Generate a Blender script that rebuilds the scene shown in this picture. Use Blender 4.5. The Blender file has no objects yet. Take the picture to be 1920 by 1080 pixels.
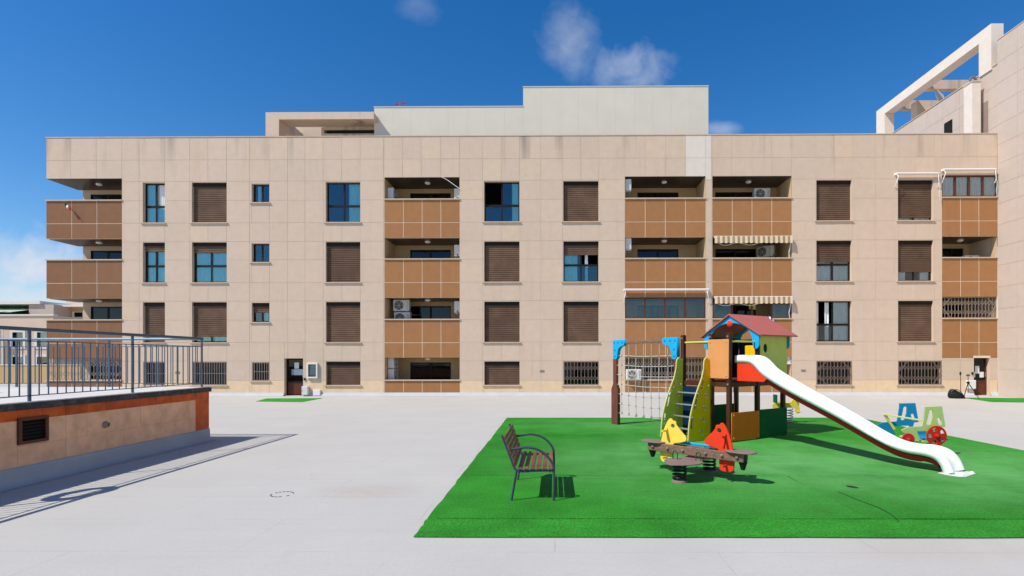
import bpy, bmesh, math, random
from mathutils import Vector, Matrix
random.seed(7)
S = bpy.context.scene
COL = S.collection
R = math.radians

# ------------------------------------------------------------------ camera, sky, sun
CAMZ, F0, PX0, PY0 = 1.857, 1000.0, 1032.0, 671.0      # focal and principal point for a 1920 px wide frame
YAW, ROLL = 0.0079, 0.0011
VF = Vector((-math.sin(YAW), math.cos(YAW), 0))
_r = Vector((math.cos(YAW), math.sin(YAW), 0)); _u = Vector((0, 0, 1))
VR = (_r - ROLL * _u).normalized(); VU = (_u + ROLL * _r).normalized()
cam = bpy.data.cameras.new('camera'); camo = bpy.data.objects.new('camera', cam); COL.objects.link(camo)
M = Matrix(((VR.x, VU.x, -VF.x, 0), (VR.y, VU.y, -VF.y, 0), (VR.z, VU.z, -VF.z, CAMZ), (0, 0, 0, 1)))
camo.matrix_world = M
cam.sensor_width = 36; cam.sensor_fit = 'HORIZONTAL'; cam.lens = 36 * F0 / 1920
cam.shift_x = (960 - PX0) / 1920; cam.shift_y = (PY0 - 540) / 1920
cam.clip_end = 2000; cam.clip_start = 0.05
S.camera = camo

SUN_EL, SUN_AZ = R(50), R(31)          # shadows fall to +X and a little to +Y
LD = Vector((math.cos(SUN_EL) * math.cos(SUN_AZ), math.cos(SUN_EL) * math.sin(SUN_AZ), -math.sin(SUN_EL)))
w = bpy.data.worlds.new('World'); S.world = w; w.use_nodes = True
nt = w.node_tree; N = nt.nodes; L = nt.links; N.clear()
out = N.new('ShaderNodeOutputWorld'); bg = N.new('ShaderNodeBackground'); sky = N.new('ShaderNodeTexSky')
sky.sky_type = 'NISHITA'; sky.sun_disc = False; sky.sun_elevation = SUN_EL
sky.sun_rotation = math.atan2(-LD.x, -LD.y)
sky.air_density = 1.0; sky.dust_density = 0.25; sky.ozone_density = 3.0; sky.altitude = 0
bg.inputs[1].default_value = 0.10
tc = N.new('ShaderNodeTexCoord'); sx = N.new('ShaderNodeSeparateXYZ'); L.new(tc.outputs['Generated'], sx.inputs[0])
def mth(op, a, b=None, c=None, clamp=False):
    n = N.new('ShaderNodeMath'); n.operation = op; n.use_clamp = clamp
    for i, q in enumerate((a, b, c)):
        if q is None: continue
        if isinstance(q, (int, float)): n.inputs[i].default_value = q
        else: L.new(q, n.inputs[i])
    return n.outputs[0]
ypos = mth('MAXIMUM', sx.outputs[1], 0.05)
gx = mth('DIVIDE', sx.outputs[0], ypos); gz = mth('DIVIDE', sx.outputs[2], ypos)
cb = N.new('ShaderNodeCombineXYZ'); L.new(gx, cb.inputs[0]); L.new(gz, cb.inputs[1])
nz = N.new('ShaderNodeTexNoise'); nz.inputs['Scale'].default_value = 11; nz.inputs['Detail'].default_value = 7; nz.inputs['Roughness'].default_value = 0.6
nz.inputs['Distortion'].default_value = 0.4
L.new(cb.outputs[0], nz.inputs['Vector'])
nz2 = N.new('ShaderNodeTexNoise'); nz2.inputs['Scale'].default_value = 28; nz2.inputs['Detail'].default_value = 5; L.new(cb.outputs[0], nz2.inputs['Vector'])
nn = mth('ADD', mth('MULTIPLY', nz.outputs[0], 0.75), mth('MULTIPLY', nz2.outputs[0], 0.25))
tot = None
for (px, py, rx, ry, am) in ((1185, 125, 105, 72, .55), (1070, 80, 80, 110, .32), (1355, 243, 55, 22, .35), (40, 490, 190, 95, 1.0),
                             (130, 540, 150, 70, .95), (20, 570, 190, 80, 1.0), (785, 15, 60, 45, .14)):
    ex = mth('DIVIDE', mth('SUBTRACT', gx, (px - PX0) / F0 - YAW), rx / F0); ez = mth('DIVIDE', mth('SUBTRACT', gz, -(py - PY0) / F0), ry / F0)
    d2 = mth('ADD', mth('MULTIPLY', ex, ex), mth('MULTIPLY', ez, ez))
    fall = mth('SUBTRACT', 1.0, d2, clamp=True)
    k = mth('MULTIPLY', mth('MULTIPLY', mth('SUBTRACT', mth('ADD', mth('MULTIPLY', fall, .42), nn), .66), 3.0, clamp=True), am)
    k = mth('MULTIPLY', k, mth('POWER', fall, 0.9))
    tot = k if tot is None else mth('MAXIMUM', tot, k)
front = mth('GREATER_THAN', sx.outputs[1], 0.05)
tot = mth('MULTIPLY', tot, front, clamp=True)
mixc = N.new('ShaderNodeMix'); mixc.data_type = 'RGBA'
L.new(tot, mixc.inputs['Factor']); L.new(sky.outputs[0], mixc.inputs['A']); mixc.inputs['B'].default_value = (7.2, 7.6, 8.6, 1)
hsv = N.new('ShaderNodeHueSaturation'); hsv.inputs['Saturation'].default_value = 1.38; hsv.inputs['Value'].default_value = 1.42; hsv.inputs['Hue'].default_value = .505
L.new(sky.outputs[0], hsv.inputs['Color']); L.new(hsv.outputs[0], mixc.inputs['A'])
L.new(mixc.outputs['Result'], bg.inputs[0]); L.new(bg.outputs[0], out.inputs[0])

sl = bpy.data.lights.new('sun', 'SUN'); sl.energy = 5.0; sl.angle = R(0.5); sl.color = (1.0, .945, .87)
so = bpy.data.objects.new('sun', sl); COL.objects.link(so); so.rotation_euler = LD.to_track_quat('-Z', 'Y').to_euler(); so.location = (-20, -10, 30)
vs = S.view_settings; vs.view_transform = 'Standard'; vs.look = 'None'; vs.exposure = 0.0; vs.gamma = 1; vs.use_curve_mapping = False
try:
    S.cycles.max_bounces = 8; S.cycles.diffuse_bounces = 4; S.cycles.transparent_max_bounces = 16
    S.cycles.use_denoising = True; S.cycles.sample_clamp_indirect = 6
except Exception: pass

def W(px, py, Y):
    "world point where the sight line through a pixel of the photograph meets the plane Y"
    d = VF + (px - PX0) / F0 * VR - (py - PY0) / F0 * VU
    t = Y / d.y
    return Vector((d.x * t, Y, CAMZ + d.z * t))
def G(px, py, z=0.0):
    d = VF + (px - PX0) / F0 * VR - (py - PY0) / F0 * VU
    t = (z - CAMZ) / d.z
    return Vector((d.x * t, d.y * t, z))

# ------------------------------------------------------------------ materials
MATS = {}
def pmat(name, col, rough=.6, var=.08, scale=2.0, bump=0.0, bscale=60, rnd=0.0, metal=0.0, spec=.22, streak=0.0, streakcol=(.35, .2, .1), coat=0.0, grain=None, dirt=0.0, dirtcol=(.25, .22, .2), dscale=.5, fine=0.0, fscale=70):
    m = bpy.data.materials.new(name); m.use_nodes = True; t = m.node_tree; n = t.nodes; l = t.links
    b = n['Principled BSDF']; b.inputs['Roughness'].default_value = rough; b.inputs['Metallic'].default_value = metal
    b.inputs['Specular IOR Level'].default_value = spec
    if coat: b.inputs['Coat Weight'].default_value = coat; b.inputs['Coat Roughness'].default_value = .15
    g = n.new('ShaderNodeNewGeometry')
    def noise(sc, det=5, vec=None, rg=.55):
        q = n.new('ShaderNodeTexNoise'); q.inputs['Scale'].default_value = sc; q.inputs['Detail'].default_value = det; q.inputs['Roughness'].default_value = rg
        l.new(vec if vec else g.outputs['Position'], q.inputs['Vector']); return q.outputs[0]
    def mapr(s, a, bb, c, d):
        q = n.new('ShaderNodeMapRange'); q.inputs[1].default_value = a; q.inputs[2].default_value = bb; q.inputs[3].default_value = c; q.inputs[4].default_value = d
        l.new(s, q.inputs[0]); return q.outputs[0]
    def scalev(v):
        q = n.new('ShaderNodeMapping'); q.inputs['Scale'].default_value = v; l.new(g.outputs['Position'], q.inputs[0]); return q.outputs[0]
    gv = scalev(grain) if grain else None
    f = mapr(noise(scale, 6, gv), .3, .7, 1 - var, 1 + var)
    if fine:
        f2 = mapr(noise(fscale, 4, None, .7), .25, .75, 1 - fine, 1 + fine); mm = n.new('ShaderNodeMath'); mm.operation = 'MULTIPLY'; l.new(f, mm.inputs[0]); l.new(f2, mm.inputs[1]); f = mm.outputs[0]
    if rnd:
        oi = n.new('ShaderNodeObjectInfo'); r2 = mapr(oi.outputs['Random'], 0, 1, 1 - rnd, 1 + rnd)
        mm = n.new('ShaderNodeMath'); mm.operation = 'MULTIPLY'; l.new(f, mm.inputs[0]); l.new(r2, mm.inputs[1]); f = mm.outputs[0]
    vm = n.new('ShaderNodeVectorMath'); vm.operation = 'SCALE'; vm.inputs[0].default_value = col; l.new(f, vm.inputs['Scale'])
    c = vm.outputs[0]
    def mix(fac, bcol, cin):
        q = n.new('ShaderNodeMix'); q.data_type = 'RGBA'; l.new(fac, q.inputs['Factor']); l.new(cin, q.inputs['A']); q.inputs['B'].default_value = (*bcol, 1); return q.outputs['Result']
    if streak:
        s1 = mapr(noise(1.0, 4, scalev((3.2, 3.2, .22))), .56, .78, 0, streak); c = mix(s1, streakcol, c)
    if dirt:
        s2 = mapr(noise(dscale, 7, None, .65), .5, .75, 0, dirt); c = mix(s2, dirtcol, c)
    l.new(c, b.inputs['Base Color'])
    if bump:
        bp = n.new('ShaderNodeBump'); bp.inputs['Strength'].default_value = bump; bp.inputs['Distance'].default_value = .01
        l.new(noise(bscale, 6, gv), bp.inputs['Height']); l.new(bp.outputs[0], b.inputs['Normal'])
    MATS[name] = m
    return m
def glassmat(name, gl, tr, fac=.4, rough=.02):
    m = bpy.data.materials.new(name); m.use_nodes = True; t = m.node_tree; n = t.nodes; l = t.links; n.clear()
    o = n.new('ShaderNodeOutputMaterial'); mx = n.new('ShaderNodeMixShader'); a = n.new('ShaderNodeBsdfTransparent'); b = n.new('ShaderNodeBsdfGlossy')
    a.inputs[0].default_value = (*tr, 1); b.inputs[0].default_value = (*gl, 1); b.inputs['Roughness'].default_value = rough
    g = n.new('ShaderNodeNewGeometry'); q = n.new('ShaderNodeTexNoise'); q.inputs['Scale'].default_value = .9; l.new(g.outputs['Position'], q.inputs['Vector'])
    bp = n.new('ShaderNodeBump'); bp.inputs['Strength'].default_value = .06; bp.inputs['Distance'].default_value = .1; l.new(q.outputs[0], bp.inputs['Height']); l.new(bp.outputs[0], b.inputs['Normal'])
    lw = n.new('ShaderNodeLayerWeight'); lw.inputs[0].default_value = .25
    ad = n.new('ShaderNodeMath'); ad.operation = 'ADD'; ad.use_clamp = True; ad.inputs[1].default_value = fac; l.new(lw.outputs['Fresnel'], ad.inputs[0])
    l.new(ad.outputs[0], mx.inputs[0]); l.new(a.outputs[0], mx.inputs[1]); l.new(b.outputs[0], mx.inputs[2]); l.new(mx.outputs[0], o.inputs[0])
    MATS[name] = m; return m

TAN = (.637, .488, .367)
pmat('tan', TAN, .75, .035, 3.0, .12, 120, rnd=.018, streak=.34, streakcol=(.56, .36, .22), dirt=.14, dirtcol=(.33, .28, .23), dscale=.35)
def top_stains(m, zt):
    t = m.node_tree; n = t.nodes; l = t.links; bs = n['Principled BSDF']; c = bs.inputs['Base Color'].links[0].from_socket
    g = n.new('ShaderNodeNewGeometry'); s = n.new('ShaderNodeSeparateXYZ'); l.new(g.outputs['Position'], s.inputs[0])
    q = n.new('ShaderNodeMapping'); q.inputs['Scale'].default_value = (1.15, 1, .10); l.new(g.outputs['Position'], q.inputs[0])
    z = n.new('ShaderNodeTexNoise'); z.inputs['Scale'].default_value = 1.0; z.inputs['Detail'].default_value = 3; l.new(q.outputs[0], z.inputs['Vector'])
    f = n.new('ShaderNodeMapRange'); f.inputs[1].default_value = .56; f.inputs[2].default_value = .72; f.inputs[4].default_value = .75; l.new(z.outputs[0], f.inputs[0])
    h = n.new('ShaderNodeMapRange'); h.inputs[1].default_value = zt - 1.9; h.inputs[2].default_value = zt - .1; l.new(s.outputs[2], h.inputs[0])
    k = n.new('ShaderNodeMath'); k.operation = 'MULTIPLY'; l.new(f.outputs[0], k.inputs[0]); l.new(h.outputs[0], k.inputs[1])
    x = n.new('ShaderNodeMix'); x.data_type = 'RGBA'; l.new(k.outputs[0], x.inputs['Factor']); l.new(c, x.inputs['A']); x.inputs['B'].default_value = (.20, .17, .145, 1); l.new(x.outputs['Result'], bs.inputs['Base Color'])
top_stains(MATS['tan'], 12.6)
pmat('tan_back', (.60, .455, .335), .85, .1, 2)
pmat('tan_pale', (.72, .63, .54), .75, .04, 3, .1, 120, rnd=.02)
pmat('tan_block', (.53, .432, .362), .75, .035, 3.0, .12, 120, rnd=.014, streak=.15, streakcol=(.5, .36, .26))
pmat('tan_warm', (.65, .493, .36), .75, .05, 3, .1, 120, rnd=.015, streak=.12, streakcol=(.6, .36, .18))
pmat('plinth', (.74, .55, .35), .75, .06, 3, .12, 120, rnd=.02, dirt=.2, dirtcol=(.5, .42, .33), dscale=.8)
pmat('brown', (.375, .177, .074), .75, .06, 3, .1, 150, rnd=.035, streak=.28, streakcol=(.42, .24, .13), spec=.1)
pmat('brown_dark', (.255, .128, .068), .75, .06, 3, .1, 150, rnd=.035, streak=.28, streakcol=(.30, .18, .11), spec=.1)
pmat('grout', (.82, .64, .47), .8, .05, 4)
pmat('sill', (.60, .45, .33), .7, .08, 6)
pmat('slot', (.30, .22, .185), .8)
pmat('loggia', (.58, .41, .235), .75, .05, 2)
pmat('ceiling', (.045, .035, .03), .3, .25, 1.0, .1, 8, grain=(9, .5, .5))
pmat('frame', (.012, .008, .006), .5, .2, 4)
pmat('frame_brown', (.11, .035, .018), .45, .15, 4)
pmat('shutter', (.150, .088, .056), .55, .2, 2.2, rnd=.16)
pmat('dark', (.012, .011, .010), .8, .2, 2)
pmat('interior', (.05, .042, .035), .9, .3, 1)
pmat('curtain', (.80, .81, .79), .9, .06, 5)
pmat('grille', (.34, .27, .22), .5, .1, 6, metal=.3)
pmat('grille_dark', (.24, .175, .14), .5, .1, 6, metal=.3)
pmat('white_metal', (.74, .73, .70), .45, .05, 3, .03, 30)
pmat('white_ac', (.66, .65, .62), .5, .06, 4, dirt=.25, dirtcol=(.4, .37, .33), dscale=4)
pmat('black', (.012, .012, .013), .5, .2, 5)
pmat('cladding', (.66, .605, .50), .7, .03, 1.2, .05, 20, rnd=.012)
def ground_mat():
    m = pmat('ground', (.484, .466, .424), .75, .035, .7, .15, 260, dirt=.25, dirtcol=(.43, .39, .35), dscale=.22, fine=.06, fscale=26)
    t = m.node_tree; n = t.nodes; l = t.links; bs = n['Principled BSDF']; c = bs.inputs['Base Color'].links[0].from_socket
    g = n.new('ShaderNodeNewGeometry')
    def mp(sc): q = n.new('ShaderNodeMapping'); q.inputs['Scale'].default_value = sc; l.new(g.outputs['Position'], q.inputs[0]); return q.outputs[0]
    def ns(v, s, d=5): q = n.new('ShaderNodeTexNoise'); q.inputs['Scale'].default_value = s; q.inputs['Detail'].default_value = d; q.inputs['Roughness'].default_value = .62; l.new(v, q.inputs['Vector']); return q.outputs[0]
    def mr(s, a_, b_, c_, d_): q = n.new('ShaderNodeMapRange'); q.inputs[1].default_value = a_; q.inputs[2].default_value = b_; q.inputs[3].default_value = c_; q.inputs[4].default_value = d_; l.new(s, q.inputs[0]); return q.outputs[0]
    def mx(f, col, cin): q = n.new('ShaderNodeMix'); q.data_type = 'RGBA'; l.new(f, q.inputs['Factor']); l.new(cin, q.inputs['A']); q.inputs['B'].default_value = (*col, 1); return q.outputs['Result']
    def mu(x, y): q = n.new('ShaderNodeMath'); q.operation = 'MULTIPLY'; l.new(x, q.inputs[0]); l.new(y, q.inputs[1]); return q.outputs[0]
    c = mx(mr(ns(mp((.35, 5.5, 1)), 1.0), .5, .72, 0, .22), (.40, .37, .345), c)          # roller and sweeping streaks
    c = mx(mr(ns(mp((1, 1, 1)), 1.7, 8), .62, .72, 0, .22), (.36, .33, .30), c)             # blotches
    c = mx(mr(ns(mp((1, 1, 1)), 9, 4), .70, .76, 0, .35), (.25, .23, .21), c)              # specks
    b = n.new('ShaderNodeTexBrick'); b.inputs['Scale'].default_value = 1; b.inputs['Brick Width'].default_value = 3.1; b.inputs['Row Height'].default_value = 1.02; b.inputs['Mortar Size'].default_value = .012; b.inputs['Mortar Smooth'].default_value = .3; l.new(g.outputs['Position'], b.inputs['Vector'])
    c = mx(mu(b.outputs['Fac'], mr(ns(mp((1, 1, 1)), .9), .42, .62, 0, .34)), (.27, .25, .235), c)   # membrane seams, patchy
    for (px, py, rx, ry, k, col) in ((690, 922, .85, .5, .55, (.43, .355, .30)), (1800, 1030, 1.6, .5, .4, (.46, .38, .31)), (1270, 1040, .7, .5, .25, (.38, .37, .37)), (950, 1050, .5, .6, .25, (.38, .375, .38)), (1000, 800, 2.2, .6, .25, (.42, .37, .32))):
        p = G(px, py); v = n.new('ShaderNodeVectorMath'); v.operation = 'SUBTRACT'; l.new(g.outputs['Position'], v.inputs[0]); v.inputs[1].default_value = (p.x, p.y, 0)
        v2 = n.new('ShaderNodeVectorMath'); v2.operation = 'DIVIDE'; l.new(v.outputs[0], v2.inputs[0]); v2.inputs[1].default_value = (rx, ry, 1)
        v3 = n.new('ShaderNodeVectorMath'); v3.operation = 'LENGTH'; l.new(v2.outputs[0], v3.inputs[0])
        c = mx(mu(mr(v3.outputs['Value'], .3, 1.0, k, 0), mr(ns(mp((1, 1, 1)), 3.0), .35, .6, .3, 1)), col, c)
    l.new(c, bs.inputs['Base Color'])
ground_mat()
pmat('skirting', (.50, .51, .525), .7, .06, 1.5, .08, 60)
pmat('skirting_grey', (.40, .41, .425), .7, .1, 1.5, .08, 60)
pmat('rust_tile', (.56, .085, .009), .5, .3, 5, .08, 30, rnd=.12, dirt=.4, dirtcol=(.62, .17, .05), dscale=6)
pmat('beige_tile', (.86, .48, .28), .6, .14, 4, .1, 40, rnd=.05, dirt=.6, dirtcol=(.66, .29, .14), dscale=5)
pmat('tile_grout', (.70, .40, .25), .8, .1, 5)
pmat('slate', (.035, .036, .04), .55, .3, 6, .2, 40, dirt=.3, dirtcol=(.3, .3, .3), dscale=9)
pmat('terrace', (.62, .59, .54), .8, .08, 2, .1, 80)
pmat('rail', (.085, .115, .155), .4, .12, 4, metal=.15)
pmat('rail_pale', (.22, .28, .33), .4, .1, 4, metal=.15)
def turf_mat():
    m = pmat('turf', (.033, .248, .023), .9, .2, 1.3, 1.0, 300, rnd=.15, spec=.1, fine=.7, fscale=42)
    t = m.node_tree; n = t.nodes; l = t.links; bs = n['Principled BSDF']; c = bs.inputs['Base Color'].links[0].from_socket
    g = n.new('ShaderNodeNewGeometry')
    def mp(sc): q = n.new('ShaderNodeMapping'); q.inputs['Scale'].default_value = sc; l.new(g.outputs['Position'], q.inputs[0]); return q.outputs[0]
    def ns(v, s, d=5): q = n.new('ShaderNodeTexNoise'); q.inputs['Scale'].default_value = s; q.inputs['Detail'].default_value = d; q.inputs['Roughness'].default_value = .65; l.new(v, q.inputs['Vector']); return q.outputs[0]
    def mr(s, a_, b_, c_, d_): q = n.new('ShaderNodeMapRange'); q.inputs[1].default_value = a_; q.inputs[2].default_value = b_; q.inputs[3].default_value = c_; q.inputs[4].default_value = d_; l.new(s, q.inputs[0]); return q.outputs[0]
    def mx(f, col, cin): q = n.new('ShaderNodeMix'); q.data_type = 'RGBA'; l.new(f, q.inputs['Factor']); l.new(cin, q.inputs['A']); q.inputs['B'].default_value = (*col, 1); return q.outputs['Result']
    def mu(x, y): q = n.new('ShaderNodeMath'); q.operation = 'MULTIPLY'; l.new(x, q.inputs[0]); l.new(y, q.inputs[1]); return q.outputs[0]
    for (x, y, rx, ry, k) in ((3.2, 9.6, 4.6, 3.6, .8), (7.0, 9.0, 4.0, 3.4, .75), (3.6, 14.6, 5.5, 2.2, .5)):         # trodden, faded areas, plus view-dependent pile sheen put into the colour
        v = n.new('ShaderNodeVectorMath'); v.operation = 'SUBTRACT'; l.new(g.outputs['Position'], v.inputs[0]); v.inputs[1].default_value = (x, y, 0)
        v2 = n.new('ShaderNodeVectorMath'); v2.operation = 'DIVIDE'; l.new(v.outputs[0], v2.inputs[0]); v2.inputs[1].default_value = (rx, ry, 1)
        v3 = n.new('ShaderNodeVectorMath'); v3.operation = 'LENGTH'; l.new(v2.outputs[0], v3.inputs[0])
        c = mx(mu(mr(v3.outputs['Value'], .25, 1.0, k, 0), mr(ns(mp((1, 1, 1)), .8, 6), .36, .62, .35, 1)), (.155, .45, .135), c)
    c = mx(mr(ns(mp((1.1, 13, 1)), 1.0), .5, .72, 0, .38), (.022, .19, .017), c)            # pile rows
    c = mx(mr(ns(mp((9, 1.4, 1)), 1.0, 4), .60, .75, 0, .3), (.016, .15, .012), c)
    c = mx(mr(ns(mp((1, 1, 1)), 2.3, 8), .60, .74, 0, .4), (.085, .16, .04), c)             # dust
    c = mx(mr(ns(mp((1, 1, 1)), 17, 3), .70, .74, 0, .5), (.24, .26, .13), c)              # litter specks
    l.new(c, bs.inputs['Base Color'])
turf_mat()
pmat('turf_edge', (.02, .06, .018), .9, .2, 9)
pmat('wood', (.062, .021, .010), .5, .35, 3, .15, 30, grain=(6, 6, .6))
pmat('wood_red', (.15, .045, .03), .5, .3, 3, .12, 30, grain=(9, 9, .8))
pmat('slat_wood', (.17, .065, .045), .55, .35, 4, .15, 30, rnd=.2, grain=(8, .7, 8))
pmat('weathered', (.20, .115, .08), .7, .3, 4, .25, 25, grain=(5, 5, 9))
pmat('bench_metal', (.06, .075, .105), .4, .15, 5, metal=.2)
def plast(name, col, rough=.55, **k): pmat(name, col, rough, .05, 4, .03, 200, dirt=k.pop('dirt', .15), dirtcol=tuple(x * .6 + .06 for x in col), dscale=2.5, spec=k.pop('spec', .14), **k)
plast('p_blue', (.012, .36, .66)); plast('p_blue_t', (.008, .225, .42)); plast('p_olive', (.85, .46, .002), dirt=0); plast('p_lime', (.60, .60, .06)); plast('p_green', (.66, .62, .13))
plast('p_orange', (.66, .275, .09)); plast('p_ochre', (.72, .145, .004), dirt=0); plast('p_red', (.74, .045, .012)); plast('p_redw', (.52, .018, .012))
plast('p_dgreen', (.001, .10, .028), dirt=0, spec=.05); plast('p_yellow', (.82, .60, .08)); plast('p_bar', (.62, .58, .12)); plast('p_navy', (.003, .022, .05), dirt=0); plast('p_yg', (.42, .52, .17))
plast('p_roof', (.44, .12, .10), .6); plast('p_white', (.80, .79, .76), .22, dirt=.08, spec=.5); plast('p_under', (.10, .010, .006), dirt=0); plast('p_edge', (.62, .66, .30))
pmat('steel', (.45, .45, .44), .4, .1, 8, metal=.7)
pmat('spring', (.016, .018, .022), .35, .2, 8, metal=.2)
pmat('rope', (.50, .475, .42), .85, .08, 20, .2, 200)
pmat('seat_grey', (.235, .155, .135), .7, .15, 6, .1, 80)
pmat('house_wall', (.66, .50, .38), .8, .05, .8)
pmat('house_grey', (.50, .43, .36), .8, .05, .8)
pmat('house_white', (.72, .68, .62), .8, .04, 1)
pmat('mustard', (.52, .35, .17), .8, .05, .8)
pmat('roof_tar', (.35, .33, .31), .9, .1, 1)
glassmat('glass', (.62, .76, .84), (.76, .945, .955), .075)
glassmat('glass_clear', (.7, .78, .85), (.88, .92, .92), .05)
glassmat('glass_dark', (.35, .42, .5), (.10, .12, .13), .06)
def stripe_mat(name, a, b, axis, period, duty=.5):
    m = pmat(name, a, .85, .05, 5); t = m.node_tree; n = t.nodes; l = t.links; bs = n['Principled BSDF']
    src = bs.inputs['Base Color'].links[0].from_socket
    g = n.new('ShaderNodeNewGeometry'); s = n.new('ShaderNodeSeparateXYZ'); l.new(g.outputs['Position'], s.inputs[0])
    q = n.new('ShaderNodeMath'); q.operation = 'DIVIDE'; q.inputs[1].default_value = period; l.new(s.outputs[axis], q.inputs[0])
    q2 = n.new('ShaderNodeMath'); q2.operation = 'FRACT'; l.new(q.outputs[0], q2.inputs[0])
    q3 = n.new('ShaderNodeMath'); q3.operation = 'GREATER_THAN'; q3.inputs[1].default_value = duty; l.new(q2.outputs[0], q3.inputs[0])
    x = n.new('ShaderNodeMix'); x.data_type = 'RGBA'; l.new(q3.outputs[0], x.inputs['Factor']); l.new(src, x.inputs['A']); x.inputs['B'].default_value = (*b, 1)
    l.new(x.outputs['Result'], bs.inputs['Base Color']); return m
stripe_mat('awning_cloth', (.72, .58, .40), (.36, .235, .125), 0, .242)
stripe_mat('towel_cloth', (.72, .72, .72), (.02, .025, .10), 0, .16, .55)
stripe_mat('green_awning', (.22, .36, .24), (.60, .66, .56), 0, 1.1, .55)

# ------------------------------------------------------------------ mesh helpers
class MB:
    def __init__(s): s.v = []; s.f = []; s.e = []
    def quad(s, *p):
        i = len(s.v); s.v += [tuple(q) for q in p]; s.f.append(tuple(range(i, i + len(p)))); return s
    def box(s, x0, x1, y0, y1, z0, z1):
        i = len(s.v)
        s.v += [(x0, y0, z0), (x1, y0, z0), (x1, y1, z0), (x0, y1, z0), (x0, y0, z1), (x1, y0, z1), (x1, y1, z1), (x0, y1, z1)]
        s.f += [tuple(i + k for k in q) for q in ((0, 3, 2, 1), (4, 5, 6, 7), (0, 1, 5, 4), (1, 2, 6, 5), (2, 3, 7, 6), (3, 0, 4, 7))]; return s
    def bar(s, a, b, wd, th, up=(0, 0, 1)):
        a = Vector(a); b = Vector(b); d = (b - a).normalized(); u = Vector(up)
        if abs(d.dot(u)) > .98: u = Vector((0, 1, 0))
        sd = d.cross(u).normalized() * wd / 2; u = sd.cross(d).normalized() * th / 2
        i = len(s.v)
        for p in (a, b):
            for q in (-sd - u, sd - u, sd + u, -sd + u): s.v.append(tuple(p + q))
        s.f += [tuple(i + k for k in q) for q in ((0, 1, 2, 3), (7, 6, 5, 4), (0, 4, 5, 1), (1, 5, 6, 2), (2, 6, 7, 3), (3, 7, 4, 0))]; return s
    def tube(s, pts, r, n=8, closed=False):
        P = [Vector(p) for p in pts]; k = len(P); rr = r if isinstance(r, (list, tuple)) else [r] * k
        t0 = (P[1] - P[0]).normalized(); a = Vector((0, 0, 1)) if abs(t0.z) < .9 else Vector((1, 0, 0)); nrm = (a - t0 * a.dot(t0)).normalized()
        i0 = len(s.v)
        for j in range(k):
            if closed: t = (P[(j + 1) % k] - P[j - 1]).normalized()
            else: t = (P[min(j + 1, k - 1)] - P[max(j - 1, 0)]).normalized()
            nrm = (nrm - t * nrm.dot(t)).normalized(); bn = t.cross(nrm)
            for q in range(n):
                an = 2 * math.pi * q / n; s.v.append(tuple(P[j] + (nrm * math.cos(an) + bn * math.sin(an)) * rr[j]))
        for j in range(k if closed else k - 1):
            j2 = (j + 1) % k
            for q in range(n):
                q2 = (q + 1) % n; s.f.append((i0 + j * n + q, i0 + j * n + q2, i0 + j2 * n + q2, i0 + j2 * n + q))
        if not closed:
            s.f.append(tuple(i0 + q for q in range(n))[::-1]); s.f.append(tuple(i0 + (k - 1) * n + q for q in range(n)))
        return s
    def lathe(s, prof, c=(0, 0, 0), n=16, axis='z'):
        i0 = len(s.v); k = len(prof)
        for (r, h) in prof:
            for q in range(n):
                a = 2 * math.pi * q / n; x, y = r * math.cos(a), r * math.sin(a)
                p = (x, y, h) if axis == 'z' else ((x, h, y) if axis == 'y' else (h, x, y))
                s.v.append((c[0] + p[0], c[1] + p[1], c[2] + p[2]))
        for j in range(k - 1):
            for q in range(n):
                q2 = (q + 1) % n; s.f.append((i0 + j * n + q, i0 + j * n + q2, i0 + (j + 1) * n + q2, i0 + (j + 1) * n + q))
        s.f.append(tuple(i0 + q for q in range(n))[::-1]); s.f.append(tuple(i0 + (k - 1) * n + q for q in range(n))); return s
    def grid(s, pts):                       # rows of points
        i0 = len(s.v); m = len(pts[0])
        for r in pts: s.v += [tuple(p) for p in r]
        for j in range(len(pts) - 1):
            for q in range(m - 1): s.f.append((i0 + j * m + q, i0 + j * m + q + 1, i0 + (j + 1) * m + q + 1, i0 + (j + 1) * m + q))
        return s
    def mesh(s, name):
        me = bpy.data.meshes.new(name); me.from_pydata(s.v, [], s.f); bm = bmesh.new(); bm.from_mesh(me)
        bmesh.ops.recalc_face_normals(bm, faces=bm.faces); bm.to_mesh(me); bm.free(); return me
    def build(s, name, mat, parent=None, smooth=False, bevel=0.0, solid=0.0):
        return obj(name, s.mesh(name), mat, parent, smooth, bevel, solid)
def obj(name, me, mat, parent=None, smooth=False, bevel=0.0, solid=0.0):
    if not me.materials: me.materials.append(MATS[mat] if isinstance(mat, str) else mat)
    o = bpy.data.objects.new(name, me); COL.objects.link(o)
    if parent is not None: o.parent = parent
    if smooth:
        for p in me.polygons: p.use_smooth = True
        if smooth == 'auto':
            bm = bmesh.new(); bm.from_mesh(me)
            for e in bm.edges:
                if len(e.link_faces) == 2 and e.calc_face_angle(0) > R(40): e.smooth = False
            bm.to_mesh(me); bm.free()
    if solid: md = o.modifiers.new('s', 'SOLIDIFY'); md.thickness = solid; md.offset = 0
    if bevel: md = o.modifiers.new('b', 'BEVEL'); md.width = bevel; md.segments = 2; md.limit_method = 'ANGLE'; md.angle_limit = R(35)
    return o
def tag(o, label=None, cat=None, group=None, kind=None):
    if label: o['label'] = label
    if cat: o['category'] = cat
    if group: o['group'] = group
    if kind: o['kind'] = kind
    return o
def thing(name, label, cat, loc=(0, 0, 0), rotz=0.0, group=None):
    o = bpy.data.objects.new(name, None); COL.objects.link(o); o.location = loc; o.rotation_euler = (0, 0, rotz); o.empty_display_size = .2
    return tag(o, label, cat, group)
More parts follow.
